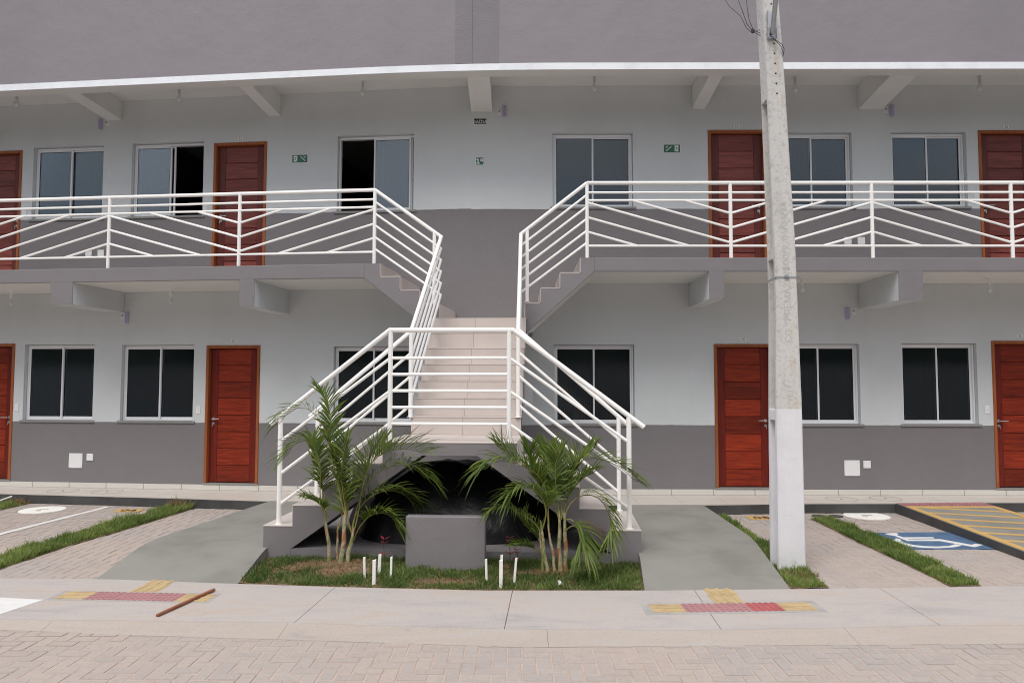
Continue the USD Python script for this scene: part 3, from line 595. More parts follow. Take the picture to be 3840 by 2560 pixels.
for a, b in ((-.46, .228), (.228, .915)):
    part(ST, 'platform_tile', FS(bx(a + .001, b - .001, YF - .004, -2.504, 1.0455, 1.057, .002)), 'stair_tile')
# central flight
XA, XB = -.395, .895; Y0, TR, RS = -2.5, .21, .2105; zc = [1.057 + RS*i for i in range(8)]
pr = [(Y0, .90)]
for i in range(7): pr += [(Y0 + TR*i, zc[i] if i else .90), (Y0 + TR*i, zc[i+1] - .012)]
pr = pr[1:] + [(Y0 + TR*6 + .12, zc[7] - .012), (Y0 + TR*6 + .12, zc[7] - .17), (Y0 + .24, .90)]
part(ST, 'central_flight', FS(ext_yz(Polygon(pr).buffer(0), XA + .01, XB - .01)), 'grey_paint')
for i in range(7):
    y = Y0 + TR*i; xm = .212
    for a, b in ((XA, xm), (xm, XB)):
        part(ST, 'riser_tile', FS(bx(a + .0015, b - .0015, y - .010, y - .0005, zc[i] + .002, zc[i+1] - .013, .001)), 'stair_tile')
        if i < 6: part(ST, 'tread_tile', FS(bx(a + .0015, b - .0015, y - .014, y + TR - .011, zc[i+1] - .0115, zc[i+1], .002)), 'stair_tile')
# top landing between the wings
land = Polygon([w_pt((XA, Y0 + TR*6 - .0), TS)[:2], w_pt((XB, Y0 + TR*6 - .0), TS)[:2], (.93, -.006), (0, -.006), w_pt((-.40, -.006), TL)[:2]])
part(ST, 'landing', flat(land, 2.36, 2.519), 'grey_paint')
part(ST, 'landing_tile', flat(land.buffer(-.002), 2.5195, 2.531), 'stair_tile')
# upper flights
ur = [(.812, 2.325), (.812, 2.733), (1.022, 2.733), (1.022, 2.938), (1.285, 2.938), (1.285, 3.145), (1.563, 3.145), (1.563, 3.355), (1.7445, 3.355), (1.7445, 3.167)]
part(ST, 'upper_flight', ext_xz(Polygon(ur), -1.2, -.003), 'grey_paint')
part(ST, 'flight_soffit', hull([(x, y, z - d) for (x, z) in ((.83, 2.339), (1.7445, 3.164)) for y in (-1.185, -.004) for d in (.003, .006)]), 'soffit_paint')
for x, z0, z1 in ((.812, 2.5315, 2.733), (1.022, 2.745, 2.938), (1.285, 2.95, 3.145), (1.563, 3.157, 3.355)):
    part(ST, 'riser_tile', bx(x - .009, x - .0005, -1.19, -.006, z0, z1), 'stair_tile')
for x0, x1, z in ((.812, 1.022, 2.733), (1.022, 1.285, 2.938), (1.285, 1.563, 3.145)):
    part(ST, 'tread_tile', bx(x0 + .001, x1 - .011, -1.19, -.006, z + .0005, z + .0115), 'stair_tile')
ul = [(-.24, 2.285), (-.24, 2.727), (-.514, 2.727), (-.514, 2.917), (-.79, 2.917), (-.79, 3.107), (-1.072, 3.107), (-1.072, 3.296), (-1.2845, 3.296), (-1.2845, 3.10)]
part(ST, 'upper_flight', FL(ext_xz(Polygon(ul), -1.2, -.003)), 'grey_paint')
part(ST, 'flight_soffit', FL(hull([(x, y, z - d) for (x, z) in ((-.26, 2.30), (-1.2845, 3.097)) for y in (-1.185, -.004) for d in (.003, .006)])), 'soffit_paint')
for x, z0, z1 in ((-.24, 2.5315, 2.727), (-.514, 2.739, 2.917), (-.79, 2.929, 3.107), (-1.072, 3.119, 3.296)):
    part(ST, 'riser_tile', FL(bx(x + .0005, x + .009, -1.19, -.006, z0, z1)), 'stair_tile')
for x0, x1, z in ((-.24, -.514, 2.727), (-.514, -.79, 2.917), (-.79, -1.072, 3.107)):
    part(ST, 'tread_tile', FL(bx(x0 - .001, x1 + .011, -1.19, -.006, z + .0005, z + .0115)), 'stair_tile')

# ================================================================== railings
RT, RP, RB = .0255, .0255, .0165
def tubes(parent, name, lines, r, F=FR, n=10):
    if name == 'post':
        for l in lines: part(parent, 'base_plate', F(disc((l[0][0], l[0][1], l[0][2] + .003), .042, .006, 14)), 'white_tube')
    for l in lines: part(parent, name, F(tube(l, r, n)), 'white_tube', 40)
def balcony(label, F, posts, peak, zb, zo, xend, first):
    t = thing('balcony_railing', label, 'railing'); y = -1.12
    zt, z2, z3, z4 = 4.40+zo, 4.268+zo, 4.159+zo, 3.529+zo
    s = 1 if posts[-1] > posts[0] else -1
    tubes(t, 'handrail', [[(posts[0], y, zt), (xend, y, zt)]], RT, F)
    tubes(t, 'post', [[(x, y, zb), (x, y, zt - .012)] for x in posts], RP, F)
    for a, b in zip(posts, list(posts[1:]) + [xend]):
        for z in (z2, z3, z4): tubes(t, 'rail', [[(a + s*.02, y, z), (b, y, z)]], RB, F, 8)
    for i, (a, b) in enumerate(zip(posts[:-1], posts[1:])):
        hi, lo = (a, b) if (i % 2 == 0) == peak else (b, a)          # bars fall from the peak post to the valley post
        d = 1 if lo > hi else -1; L = abs(lo - hi); k = (4.13 - 3.574) / L
        for zh in (4.13 + .405, 4.13 + .203, 4.13, 4.13 - .205, 4.13 - .405):
            x0, x1 = 0, L
            if zh > 4.155: x0 = (zh - 4.155)/k
            if zh - k*L < 3.533: x1 = (zh - 3.533)/k
            if x1 - x0 > .1: tubes(t, 'diagonal_bar', [[(hi + d*x0, y + .0, zh + zo - k*x0), (hi + d*x1, y + .0, zh + zo - k*x1)]], RB, F, 8)
    return t
balcony('white tube balcony railing with chevron bars right of the stairs', FR, [1.657, 3.62, 5.55, 7.45, 9.38, 11.3], True, 3.35, 0, 12.45, 1)
balcony('white tube balcony railing with chevron bars left of the stairs', FL, [-1.17, -3.14, -5.12, -7.09, -9.06, -11.03], True, 3.29, -.06, -12.45, 1)
def s3(p): return tuple(np.array(w_pt((p[0], p[1], p[2]), TS)))
def l3(p): return tuple(np.array(w_pt((p[0], p[1], p[2]), TL)))
# stair railings: back rail of the lower flight, up the central flight, round the corner to the balcony
def stair_rail(label, low, plat, corner, corner2, end, post_b, base_z):
    """low, plat, corner: world points of the handrail; bars run below it."""
    t = thing('stair_railing', label, 'railing')
    low, plat, corner, end = map(np.array, (low, plat, corner, end))
    tubes(t, 'handrail', [[low, plat, corner, end]], RT)
    d = plat - low; pl = low + d * .08
    tubes(t, 'post', [[(pl[0], pl[1], .2), pl - (0, 0, .01)]], RP)
    pp_ = plat + (0, .0, 0); tubes(t, 'post', [[(pp_[0], pp_[1], 1.26), pp_ - (0, 0, .01)]], RP)
    tubes(t, 'post', [[post_b - (0, 0, 1.0), post_b - (0, 0, .01)]], RP)
    dn = lambda p, h: p - np.array((0, 0, h))
    for h in (.26, .53, .87):
        tubes(t, 'rail', [[dn(pl, h), dn(plat, h) + .0 * d, dn(plat, h - .12)]], RB, n=8)
    for k in range(1, 6):
        tubes(t, 'rail', [[dn(plat + (corner-plat) * .02, .162*k), dn(corner, .160*k), dn(end, .165*k)]], RB, n=8)
    return t
eL = np.array(l3((-1.17, -1.12, 4.34))); eR = np.array((1.657, -1.12, 4.40))
cL, cR = np.array(s3((-.277, -1.12, 3.66))), np.array((.75, -1.13, 3.69))
pbL = cL + (eL - cL) * .1; pbR = cR + (eR - cR) * .095
stair_rail('white tube stair railing on the left, from the lower step to the balcony', s3((-1.62, -2.46, 1.258)), s3((-.403, -2.5, 2.267)), cL, None, eL, pbL, 2.73)
stair_rail('white tube stair railing on the right, from the lower step to the balcony', s3((2.12, -2.46, 1.185)), s3((.862, -2.5, 2.277)), cR, None, eR, pbR, 2.73)
t = thing('stair_railing', 'white tube railing along the street side of the lower steps and platform', 'railing')
yr = -3.545
HL, ML, MR, HR = (-1.665, 1.226), (-.415, 2.203), (.868, 2.198), (2.192, 1.214)
tubes(t, 'handrail', [[(HL[0], yr, HL[1]), (ML[0], yr, ML[1]), (MR[0], yr, MR[1]), (HR[0], yr, HR[1])]], RT, FS, 12)
for x, z0, z1 in ((-1.558, .2, 1.29), (-.405, 1.056, 2.19), (.828, 1.056, 2.19), (2.040, .2, 1.31)):
    tubes(t, 'post', [[(x, yr, z0), (x, yr, z1)]], RP, FS, 12)
for z in (1.914, 1.745, 1.575, 1.405, 1.237): tubes(t, 'rail', [[(-.40, yr, z), (.83, yr, z)]], RB, FS, 8)
for z, a, b in ((1.914, 1.05, 1.06), (1.575, .712, .735), (1.237, .40, .40)):
    tubes(t, 'rail', [[(-.405, yr, z), (-1.555, yr, a)], [(.83, yr, z), (2.04, yr, b)]], RB, FS, 8)

# ================================================================== small things on the walls and ceilings
# bare bulbs on ceiling roses
proto = None
LAMPS = [((-7.165, .206, 6.218), 'bulb under the roof slab, leftmost of the upper row'), ((-4.508, -.005, 6.218), 'bulb under the roof slab, left of the upper left whole door'), ((-1.628, -.233, 6.218), 'bulb under the roof slab, above the window with its left half open'),
         ((1.845, -.392, 6.218), 'bulb under the roof slab, right of the exit lettering'), ((4.833, -.349, 6.218), 'bulb under the roof slab, just right of the pole'), ((7.552, -.369, 6.218), 'bulb under the roof slab, near the right edge'),
         ((-7.277, .422, 3.096), 'bulb under the balcony at the far left, above the left windows'), ((-4.641, .185, 3.096), 'bulb under the balcony, above door 04'), ((4.724, -.739, 3.163), 'bulb under the balcony, just right of the pole'), ((7.381, -.705, 3.163), 'bulb under the balcony at the far right, above door 06')]
LAMPS = LAMPS[6:] + LAMPS[:6]; up_proto = None
for loc, lab in LAMPS:
    lab = 'bare white ' + lab
    if proto is None:
        proto = thing('ceiling_bulb', lab, 'light bulb', loc, group='bare bulbs under the balcony')
        part(proto, 'ceiling_rose', lathe([(0, -.014), (.05, -.014), (.072, -.004), (.072, 0), (0, 0)], (0, 0, 0)), 'white_plastic', 40)
        part(proto, 'socket', lathe([(0, -.12), (.018, -.12), (.019, -.09), (.025, -.088), (.025, -.014), (0, -.014)], (0, 0, 0)), 'white_plastic', 40)
        part(proto, 'bulb', lathe([(0, -.225), (.012, -.223), (.026, -.213), (.033, -.195), (.033, -.18), (.026, -.158), (.019, -.135), (.018, -.119), (0, -.119)], (0, 0, 0)), 'lamp_glass', 60)
    elif loc[2] < 4: dup(proto, loc, 0, lab)
    elif up_proto is None:
        up_proto = thing('ceiling_bulb', lab, 'light bulb', loc, group='bare bulbs under the roof')
        part(up_proto, 'socket', lathe([(0, -.125), (.017, -.125), (.018, -.09), (.020, -.088), (.020, 0), (0, 0)], (0, 0, 0)), 'lamp_socket', 40)
        part(up_proto, 'bulb', lathe([(0, -.245), (.014, -.243), (.032, -.232), (.041, -.21), (.041, -.195), (.033, -.17), (.022, -.145), (.019, -.124), (0, -.124)], (0, 0, 0)), 'lamp_glass', 60)
    else: dup(up_proto, loc, 0, lab)
# emergency lights with their sockets
def wall_loc(side_, x, z, y=0): return (x, y, z) if side_ == 'R' else l3((x, y, z))
EM = [('L', -6.102, 5.841, -5.997, 5.872, 'above the shut upper window at the left'), ('R', .505, 5.812, .428, 5.815, 'beside the roof beam above the exit lettering'), ('R', 6.425, 5.812, 6.338, 5.839, 'under the roof beam right of the pole'),
      ('L', -5.539, 2.692, -5.62, 2.724, 'under the balcony beam at the left'), ('R', 5.675, 2.708, 5.767, 2.745, 'under the balcony beam right of the pole')]
pe = ps = None
for s_, x, z, xs, zs, where in EM:
    rzz = TL if s_ == 'L' else 0
    lab = 'lilac ribbed emergency light on the wall ' + where
    if pe is None:
        pe = thing('emergency_light', lab, 'emergency light', wall_loc(s_, x, z), rzz, 'emergency lights on the walls')
        part(pe, 'body', bx(-.024, .024, -.04, -.001, -.09, .09, .006), 'lilac_plastic')
        for k in range(9): part(pe, 'rib', bx(-.019, .019, -.046, -.0405, -.075 + .0185*k - .004, -.075 + .0185*k + .004, .002), 'lilac_plastic')
    else: dup(pe, wall_loc(s_, x, z), rzz, lab)
    lab = 'white socket beside the emergency light ' + where
    if ps is None:
        ps = thing('wall_socket', lab, 'wall socket', wall_loc(s_, xs, zs), rzz, 'sockets of the emergency lights')
        part(ps, 'plate', bx(-.035, .035, -.009, -.0005, -.054, .054, .003), 'white_plastic'); part(ps, 'plug', disc((0, -.02, 0), .014, .022, 12, 'y'), 'zinc', 40)
        part(ps, 'screw', disc((0, -.0095, .036), .003, .002, 8, 'y'), 'zinc')
    else: dup(ps, wall_loc(s_, xs, zs), rzz, lab)
# switch plates beside the doors
pw = None
for s_, x, z, where in (('L', -7.40, 1.262, 'left of the lower left window, beside the half-seen door'), ('L', -4.311, 1.235, 'between a lower window and the red door beside the left ramp'), ('R', 7.727, 1.271, 'by the lower door at the right edge'), ('L', -7.397, 4.441, 'on the balcony, right of the half-seen upper left door'), ('L', -4.274, 4.428, 'on the balcony, beside the open left window'), ('R', 7.681, 4.489, 'on the balcony, by the upper door at the right edge')):
    lab = 'white doorbell plate ' + where
    if pw is None:
        pw = thing('bell_plate', lab, 'switch plate', wall_loc(s_, x, z), TL, 'bell plates beside the doors')
        part(pw, 'plate', bx(-.036, .036, -.009, -.0005, -.062, .062, .003), 'white_plastic')
        for zz_ in (-.024, .0, .024): part(pw, 'button', bx(-.012, .012, -.0115, -.0092, zz_-.009, zz_+.009, .001), 'white_plastic')
    else: dup(pw, wall_loc(s_, x, z), TL if s_ == 'L' else 0, lab)
solo('meter_box', bx(.81, .93, -.012, -.0005, 1.30, 1.64, .003), 'white_plastic', 'tall white blank plate on the wall just right of the central flight', 'wall plate')
# blank junction plates low on the walls
pb_ = pq = None
for s_, x, z, where in (('L', -6.344, .425, 'left of door 04'), ('R', 5.691, .40, 'right of the pole')):
    lab = 'large square white junction plate low on the ground floor wall ' + where
    if pb_ is None:
        pb_ = thing('junction_plate', lab, 'wall plate', wall_loc(s_, x, z), TL, 'large junction plates')
        part(pb_, 'plate', bx(-.115, .115, -.012, -.0005, -.115, .115, .003), 'white_plastic')
        for sx in (-1, 1):
            for sz in (-1, 1): part(pb_, 'screw', disc((sx*.1, -.0125, sz*.095), .005, .003, 8, 'y'), 'zinc')
    else: dup(pb_, wall_loc(s_, x, z), TL if s_ == 'L' else 0, lab)
for s_, x, z, where in (('L', -6.105, .483, 'right of the large plate, left of door 04'), ('R', 5.915, .455, 'right of the large plate, behind the hatched crossing'), ('L', -6.241, 3.735, 'on the balcony at the left, first of two'), ('L', -6.03, 3.735, 'on the balcony at the left, second of two'), ('R', 5.712, 3.813, 'on the balcony right of the pole, first of two'), ('R', 5.915, 3.813, 'on the balcony right of the pole, second of two')):
    lab = 'small white junction plate ' + where
    if pq is None:
        pq = thing('small_plate', lab, 'wall plate', wall_loc(s_, x, z), TL, 'small junction plates')
        part(pq, 'plate', bx(-.056, .056, -.011, -.0005, -.056, .056, .004), 'white_plastic')
        for sx in (-1, 1):
            for sz in (-1, 1): part(pq, 'screw', disc((sx*.043, -.0115, sz*.04), .004, .003, 8, 'y'), 'zinc')
    else: dup(pq, wall_loc(s_, x, z), TL if s_ == 'L' else 0, lab)
# lettering: standing text in the x-z plane, facing -y
def text_wall(s, h, bold=False, depth=.0012, y=-.006):
    m = meshkit.text_mesh(s, h, depth, bold); v = np.array(m.vertices); c = (v.min(0) + v.max(0))/2; v = v - c
    m.vertices = np.c_[v[:, 0], y - v[:, 2], v[:, 1]]; m.fix_normals(); return m
for s_, x, z, no, where in (('L', -3.713, 5.528, '12', 'upper left door'), ('R', 4.059, 5.587, '13', 'upper door behind the pole'), ('R', 8.166, 5.568, '14', 'upper door at the right edge'), ('L', -3.761, 2.31, '04', 'lower left door'), ('R', 4.106, 2.323, '05', 'lower door behind the pole'), ('R', 8.253, 2.373, '06', 'lower door at the right edge')):
    t = thing('door_number', f'small white number plate {no} above the {where}', 'number plate', wall_loc(s_, x, z), TL if s_ == 'L' else 0, 'number plates above the doors')
    part(t, 'plate', bx(-.042, .042, -.004, -.0005, -.022, .022), 'sign_white'); part(t, 'number', text_wall(no, .030, True, y=-.0045), 'black_ink')
def sign(label, s_, x, z, w, h, bg):
    t = thing('exit_sign', label, 'sign', wall_loc(s_, x, z), TL if s_ == 'L' else 0)
    part(t, 'board', bx(-w/2, w/2, -.004, -.0005, -h/2, h/2), 'sign_white'); e = .0065
    part(t, 'field', bx(-w/2+e, w/2-e, -.0052, -.0042, -h/2+e, h/2-e), bg); return t
t = sign('dark green exit sign lettered in white under the roof beam', 'R', .131, 5.663, .205, .100, 'sign_dark'); part(t, 'lettering', text_wall('SAÍDA', .050, False), 'sign_white')
t = sign('square green first floor sign between the two upper flights', 'R', .128, 5.044, .127, .127, 'sign_green'); part(t, 'lettering', text_wall('1º', .075, True), 'sign_white')
def pictogram(mirror):
    dw = [LineString([(-.045, .032), (-.028, .032), (-.028, .018), (-.010, .018), (-.010, .002), (.007, .002), (.007, -.013), (.024, -.013), (.024, -.028), (.042, -.028)]).buffer(.0035, cap_style=2, join_style=2)]
    stairs = affinity.translate(unary_union(dw), .052, -.004)
    arrow = unary_union([LineString([(.060, .040), (.082, .023)]).buffer(.0035, cap_style=2), Polygon([(.094, .013), (.088, .034), (.071, .014)])])
    doorw = sbox(-.098, -.045, -.042, .046)
    man = unary_union([Point(-.061, .036).buffer(.0058), LineString([(-.091, .008), (-.083, .019), (-.068, .022), (-.058, .010), (-.046, .007)]).buffer(.0032), LineString([(-.070, .02), (-.074, .0), (-.066, -.012), (-.055, -.040)]).buffer(.0042), LineString([(-.074, .0), (-.081, -.019), (-.102, -.019)]).buffer(.004)])
    shapes = [stairs, arrow, doorw.difference(man)]
    if mirror: shapes = [affinity.scale(g, -1, 1, origin=(0, 0)) for g in shapes]
    return [ext_xz(g, -.0064, -.0053) for g in shapes]
for s_, x, z, mi, lab in (('L', -2.729, 5.172, False, 'green exit sign with running figure and stairs going down to the right'), ('R', 3.065, 5.236, True, 'green exit sign with running figure and stairs going down to the left')):
    t = sign(lab, s_, x, z, .262, .135, 'sign_green'); a, b, c = pictogram(mi)
    part(t, 'stairs', a, 'sign_white'); part(t, 'arrow', b, 'sign_white'); part(t, 'running_figure', c, 'sign_white')

# ================================================================== the pole
PO = thing('utility_pole', 'tall tapered concrete pole with whitewashed base beside the right ramp', 'utility pole')
ZT = 7.6
pz = [-.5, 1.4045, 2.5, 3.1, 3.65, 4.65, 5.2, 7.6]
pxl = lambda z: float(np.interp(z, pz, [3.247, 3.258, 3.276, 3.268, 3.254, 3.232, 3.212, 3.13])); pxr = lambda z: float(np.interp(z, pz, [3.512, 3.509, 3.488, 3.477, 3.452, 3.411, 3.383, 3.25])); pyf = lambda z: -3.85 + .004*z; pyb = lambda z: -3.575 - .008*z
def frustum(z0, z1, ch=.012):
    zs = [z0] + [z for z in pz if z0 + .01 < z < z1 - .01] + [z1]
    return mf.Manifold.batch_boolean([frustum_piece(a, b, ch) for a, b in zip(zs[:-1], zs[1:])], mf.OpType.Add)
def frustum_piece(z0, z1, ch):
    pts = []
    for z in (z0, z1):
        a, b, c, d = pxl(z), pxr(z), pyf(z), pyb(z)
        pts += [(a+ch, c, z), (b-ch, c, z), (b, c+ch, z), (b, d-ch, z), (b-ch, d, z), (a+ch, d, z), (a, d-ch, z), (a, c+ch, z)]
    m = hull(pts); return mf.Manifold(mf.Mesh(np.array(m.vertices, np.float32), np.array(m.faces, np.uint32)))
def cutbox(x0, x1, y0, y1, z0, z1, taper=.03):
    m = hull([(x, y, z) for x, e in ((x0, 0), (x1, taper)) for y in (y0, y1) for z in (z0 + e, z1 - e)] if x0 < x1 else [(x, y, z) for x, e in ((x0, 0), (x1, taper)) for y in (y0, y1) for z in (z0 + e, z1 - e)])
    return mf.Manifold(mf.Mesh(np.array(m.vertices, np.float32), np.array(m.faces, np.uint32)))
cuts = []
for z0, z1 in ((-.6, 1.315), (1.37, 2.93), (2.985, 4.56)):
    cuts += [cutbox(3.1, pxl((z0+z1)/2) + .055, -3.79, -3.635, z0, z1), cutbox(3.8, pxr((z0+z1)/2) - .06, -3.79, -3.635, z0, z1)]
holes_z = [4.58 + .1035*k for k in range(0, 28)]
for z in holes_z:
    xc = (pxl(z) + pxr(z))/2 + .002
    c = mf.Manifold.cylinder(1.2, .011, .011, 10, True).rotate([90, 0, 0]).translate([xc, -3.7, z]); cuts.append(c)
    c = mf.Manifold.cylinder(1.2, .008, .008, 8, True).rotate([0, 90, 0]).translate([3.35, -3.705, z + .05]); cuts.append(c)
allc = mf.Manifold.batch_boolean(cuts, mf.OpType.Add)
part(PO, 'shaft', frustum(1.405, ZT) - allc, 'pole_concrete'); part(PO, 'painted_base', frustum(-.5, 1.4045) - allc, 'pole_white')
def text_up(s, h, x, z0, depth=.002, bold=False):
    """lettering on the front face that reads upwards."""
    m = meshkit.text_mesh(s, h, depth, bold); v = np.array(m.vertices); yf = np.array([pyf(z0 + q) for q in v[:, 0]])
    m.vertices = np.c_[x - v[:, 1] + h/2, yf - .0005 - v[:, 2] + .0012, z0 + v[:, 0]]; m.fix_normals(); return m
for s, h, x, z in (('CG', .068, 3.388, 2.06), ('PREMAZON', .070, 3.384, 2.275), ('300/9', .066, 3.376, 2.77), ('04/04/24', .062, 3.366, 3.08), ('9517', .05, 3.392, 1.47)):
    part(PO, 'lettering', text_up(s, h, x, z), 'engraved')
zc_ = 2.70
def ring(z, e=.003, h=.009):
    a, b, c, d = pxl(z)-e, pxr(z)+e, pyf(z)-e, pyb(z)+e
    o = Polygon([(a, c), (b, c), (b, d), (a, d)]); i = o.buffer(-.0025, join_style=2); m = flat(o.difference(i), z-h, z+h)
    v = np.array(m.vertices); v[:, 2] += (v[:, 1] + 3.7) * -.06; m.vertices = v; return m
part(PO, 'steel_band', ring(zc_), 'zinc'); part(PO, 'band_buckle', bx(3.36, 3.40, -3.862, -3.842, 2.705, 2.735, .003), 'zinc')
brk = part(PO, 'bracket', hull([(x, y, z) for x, y, z in [(3.236, -3.838, 5.14), (3.318, -3.838, 5.14), (3.318, -3.838, 5.42), (3.236, -3.838, 5.42), (3.236, -3.852, 5.14), (3.318, -3.852, 5.14), (3.318, -3.852, 5.42), (3.236, -3.852, 5.42)]]), 'zinc')
part(brk, 'bracket_side', bx(3.232, 3.238, -3.885, -3.84, 5.14, 5.42), 'zinc'); part(brk, 'bracket_side', bx(3.316, 3.322, -3.885, -3.84, 5.14, 5.42), 'zinc')
part(brk, 'bolt', tube([(3.20, -3.875, 5.25), (3.36, -3.875, 5.25)], .006, 8), 'zinc', 40)
part(brk, 'bolt', disc((3.281, -3.862, 5.165), .014, .02, 8, 'y'), 'zinc')
arm = np.array([3.214, -4.2, 5.359]) - np.array([3.278, -3.87, 5.19])
part(PO, 'lamp_arm', tube([(3.278, -3.865, 5.19), (3.255, -4.0, 5.33), (3.16, -4.5, 5.80), (3.06, -5.1, 6.2), (2.98, -5.6, 6.4)], .0245, 12), 'zinc', 40)
part(PO, 'lead_wire', tube([(3.285, -3.86, 5.14), (3.33, -3.87, 5.10), (3.375, -3.865, 5.07), (3.40, -3.85, 5.03), (3.395, -3.83, 4.97)], .003, 6), 'cable_black', 60)
part(PO, 'lead_wire', tube([(3.283, -3.86, 5.14), (3.32, -3.875, 5.09), (3.36, -3.87, 5.05), (3.385, -3.85, 5.0), (3.392, -3.83, 4.96)], .003, 6), 'cable_black', 60)
cb = thing('overhead_cable', 'thin black cables looping into the left side of the pole top', 'cable')
for pts in ([(2.72, -3.2, 6.6), (2.92, -3.5, 5.85), (2.99, -3.7, 5.62), (3.034, -3.7, 5.49), (3.077, -3.7, 5.363), (3.133, -3.7, 5.289), (3.25, -3.7, 5.215)], [(2.86, -3.2, 6.6), (3.03, -3.5, 5.85), (3.072, -3.7, 5.62), (3.085, -3.7, 5.5), (3.10, -3.7, 5.40), (3.14, -3.7, 5.30), (3.25, -3.7, 5.25)], [(2.6, -3.2, 6.5), (2.93, -3.6, 5.6), (3.01, -3.7, 5.45), (3.07, -3.7, 5.32), (3.12, -3.7, 5.28), (3.18, -3.7, 5.29), (3.25, -3.7, 5.33)]):
    part(cb, 'cable', tube(pts, .0032, 6), 'cable_black', 60)
part(cb, 'clip', bx(3.12, 3.148, -3.712, -3.688, 5.27, 5.31, .003), 'cable_black')

# ================================================================== under the stairs: heap beneath a black sheet
def heap():
    nu, nv = 90, 40; v, f = [], []
    for j in range(nv+1):
        r = j/nv
        for i in range(nu):
            a = 2*np.pi*i/nu; lob = 1 + .06*np.sin(3*a+.5) + .05*np.sin(5*a)
            x = .17 + 1.36*r*lob*np.cos(a); y = -2.35 + 1.0*r*lob*np.sin(a)
            h = .80 * (1 - r**2.6) ** .75 if r < 1 else 0
            v.append((x, y, h))
    for j in range(nv):
        for i in range(nu):
            k = (i+1) % nu; f += [(j*nu+i, (j+1)*nu+i, (j+1)*nu+k), (j*nu+i, (j+1)*nu+k, j*nu+k)]
    v = np.array(v)
    q = np.c_[v[:, 0]*2.2, v[:, 1]*2.2, v[:, 2]*1.2]
    fold = meshkit.fbm(q + 20, 4, 3) - .5
    a = np.arctan2(v[:, 1] + 2.35, v[:, 0] - .17)
    crease = np.abs(meshkit.noise(np.c_[a*5 + 30, v[:, 2]*1.5 + 9, a*0 + 4], 5) - .5)
    w = np.clip(v[:, 2] / .15, 0, 1)
    v[:, 2] += w * fold * .18 ; v[:, 1] += w * ((crease - .25) * .22 + (meshkit.fbm(q*2.6 + 50, 3, 8) - .5) * .06)
    v[:, 2] = np.minimum(np.maximum(v[:, 2], 0), .86)
    # keep the sheet below the sloping soffits
    lim = np.minimum(.70 * (v[:, 0] + 1.40) - .04, .70 * (1.856 - v[:, 0]) - .04); front = v[:, 1] < -2.4
    v[:, 2] = np.where(front, np.minimum(v[:, 2], np.clip(lim, .004, None)), v[:, 2])
    v[:, 2] -= .026
    m = trimesh.Trimesh(v, f, process=False); m.fix_normals(); return m
solo('covered_heap', FS(heap()), 'black_plastic', 'heap under a creased black plastic sheet beneath the stairs', 'plastic sheet', smooth=True)

# ================================================================== planting bed in front of the stairs
LAWN = Polygon([(-1.862, -4.30), (-1.845, -3.53), (1.93, -3.75), (1.905, -3.76), (1.83, -4.492), (.43, -4.505), (-.88, -4.406)])
LAWN = Polygon([(-1.86, -4.302), (-1.85, -3.52), (1.90, -3.74), (1.832, -4.494), (.43, -4.505), (-.88, -4.406)])
def zl(x, y): return -.185 + .05*np.exp(-(((x+.98)/.42)**2 + ((y+3.88)/.22)**2)) + .035*np.exp(-(((x-1.05)/.32)**2 + ((y+4.1)/.18)**2)) + .06*np.clip((y+4.4)/.7, 0, 1)
def soil_sheet(poly, zf, step=.06):
    minx, miny, maxx, maxy = poly.bounds; pts = [p for p in np.vstack([np.array(poly.exterior.segmentize(step).coords)[:-1], [(x, y) for x in np.arange(minx, maxx, step) for y in np.arange(miny, maxy, step) if poly.buffer(-.02).contains(Point(x, y))]])]
    from scipy.spatial import Delaunay
    pts = np.array(pts); tri = Delaunay(pts).simplices
    tri = np.array([t_ for t_ in tri if poly.buffer(.002).contains(Point(pts[t_].mean(0)))])
    z = zf(pts[:, 0], pts[:, 1]) + (meshkit.fbm(np.c_[pts*14, pts[:, :1]*0], 3, 2) - .5)*.015
    m = trimesh.Trimesh(np.c_[pts, z], tri, process=False)
    if m.face_normals[:, 2].mean() < 0: m.invert()
    return m
bed = solo('soil_bed', soil_sheet(LAWN, zl), 'soil', 'brown soil of the planting bed between the ramps', kind='structure')
BARE = [(-1.05, -3.86, .52, .20), (.02, -4.26, .33, .09), (1.0, -4.06, .3, .10), (-.95, -4.05, .34, .13)]
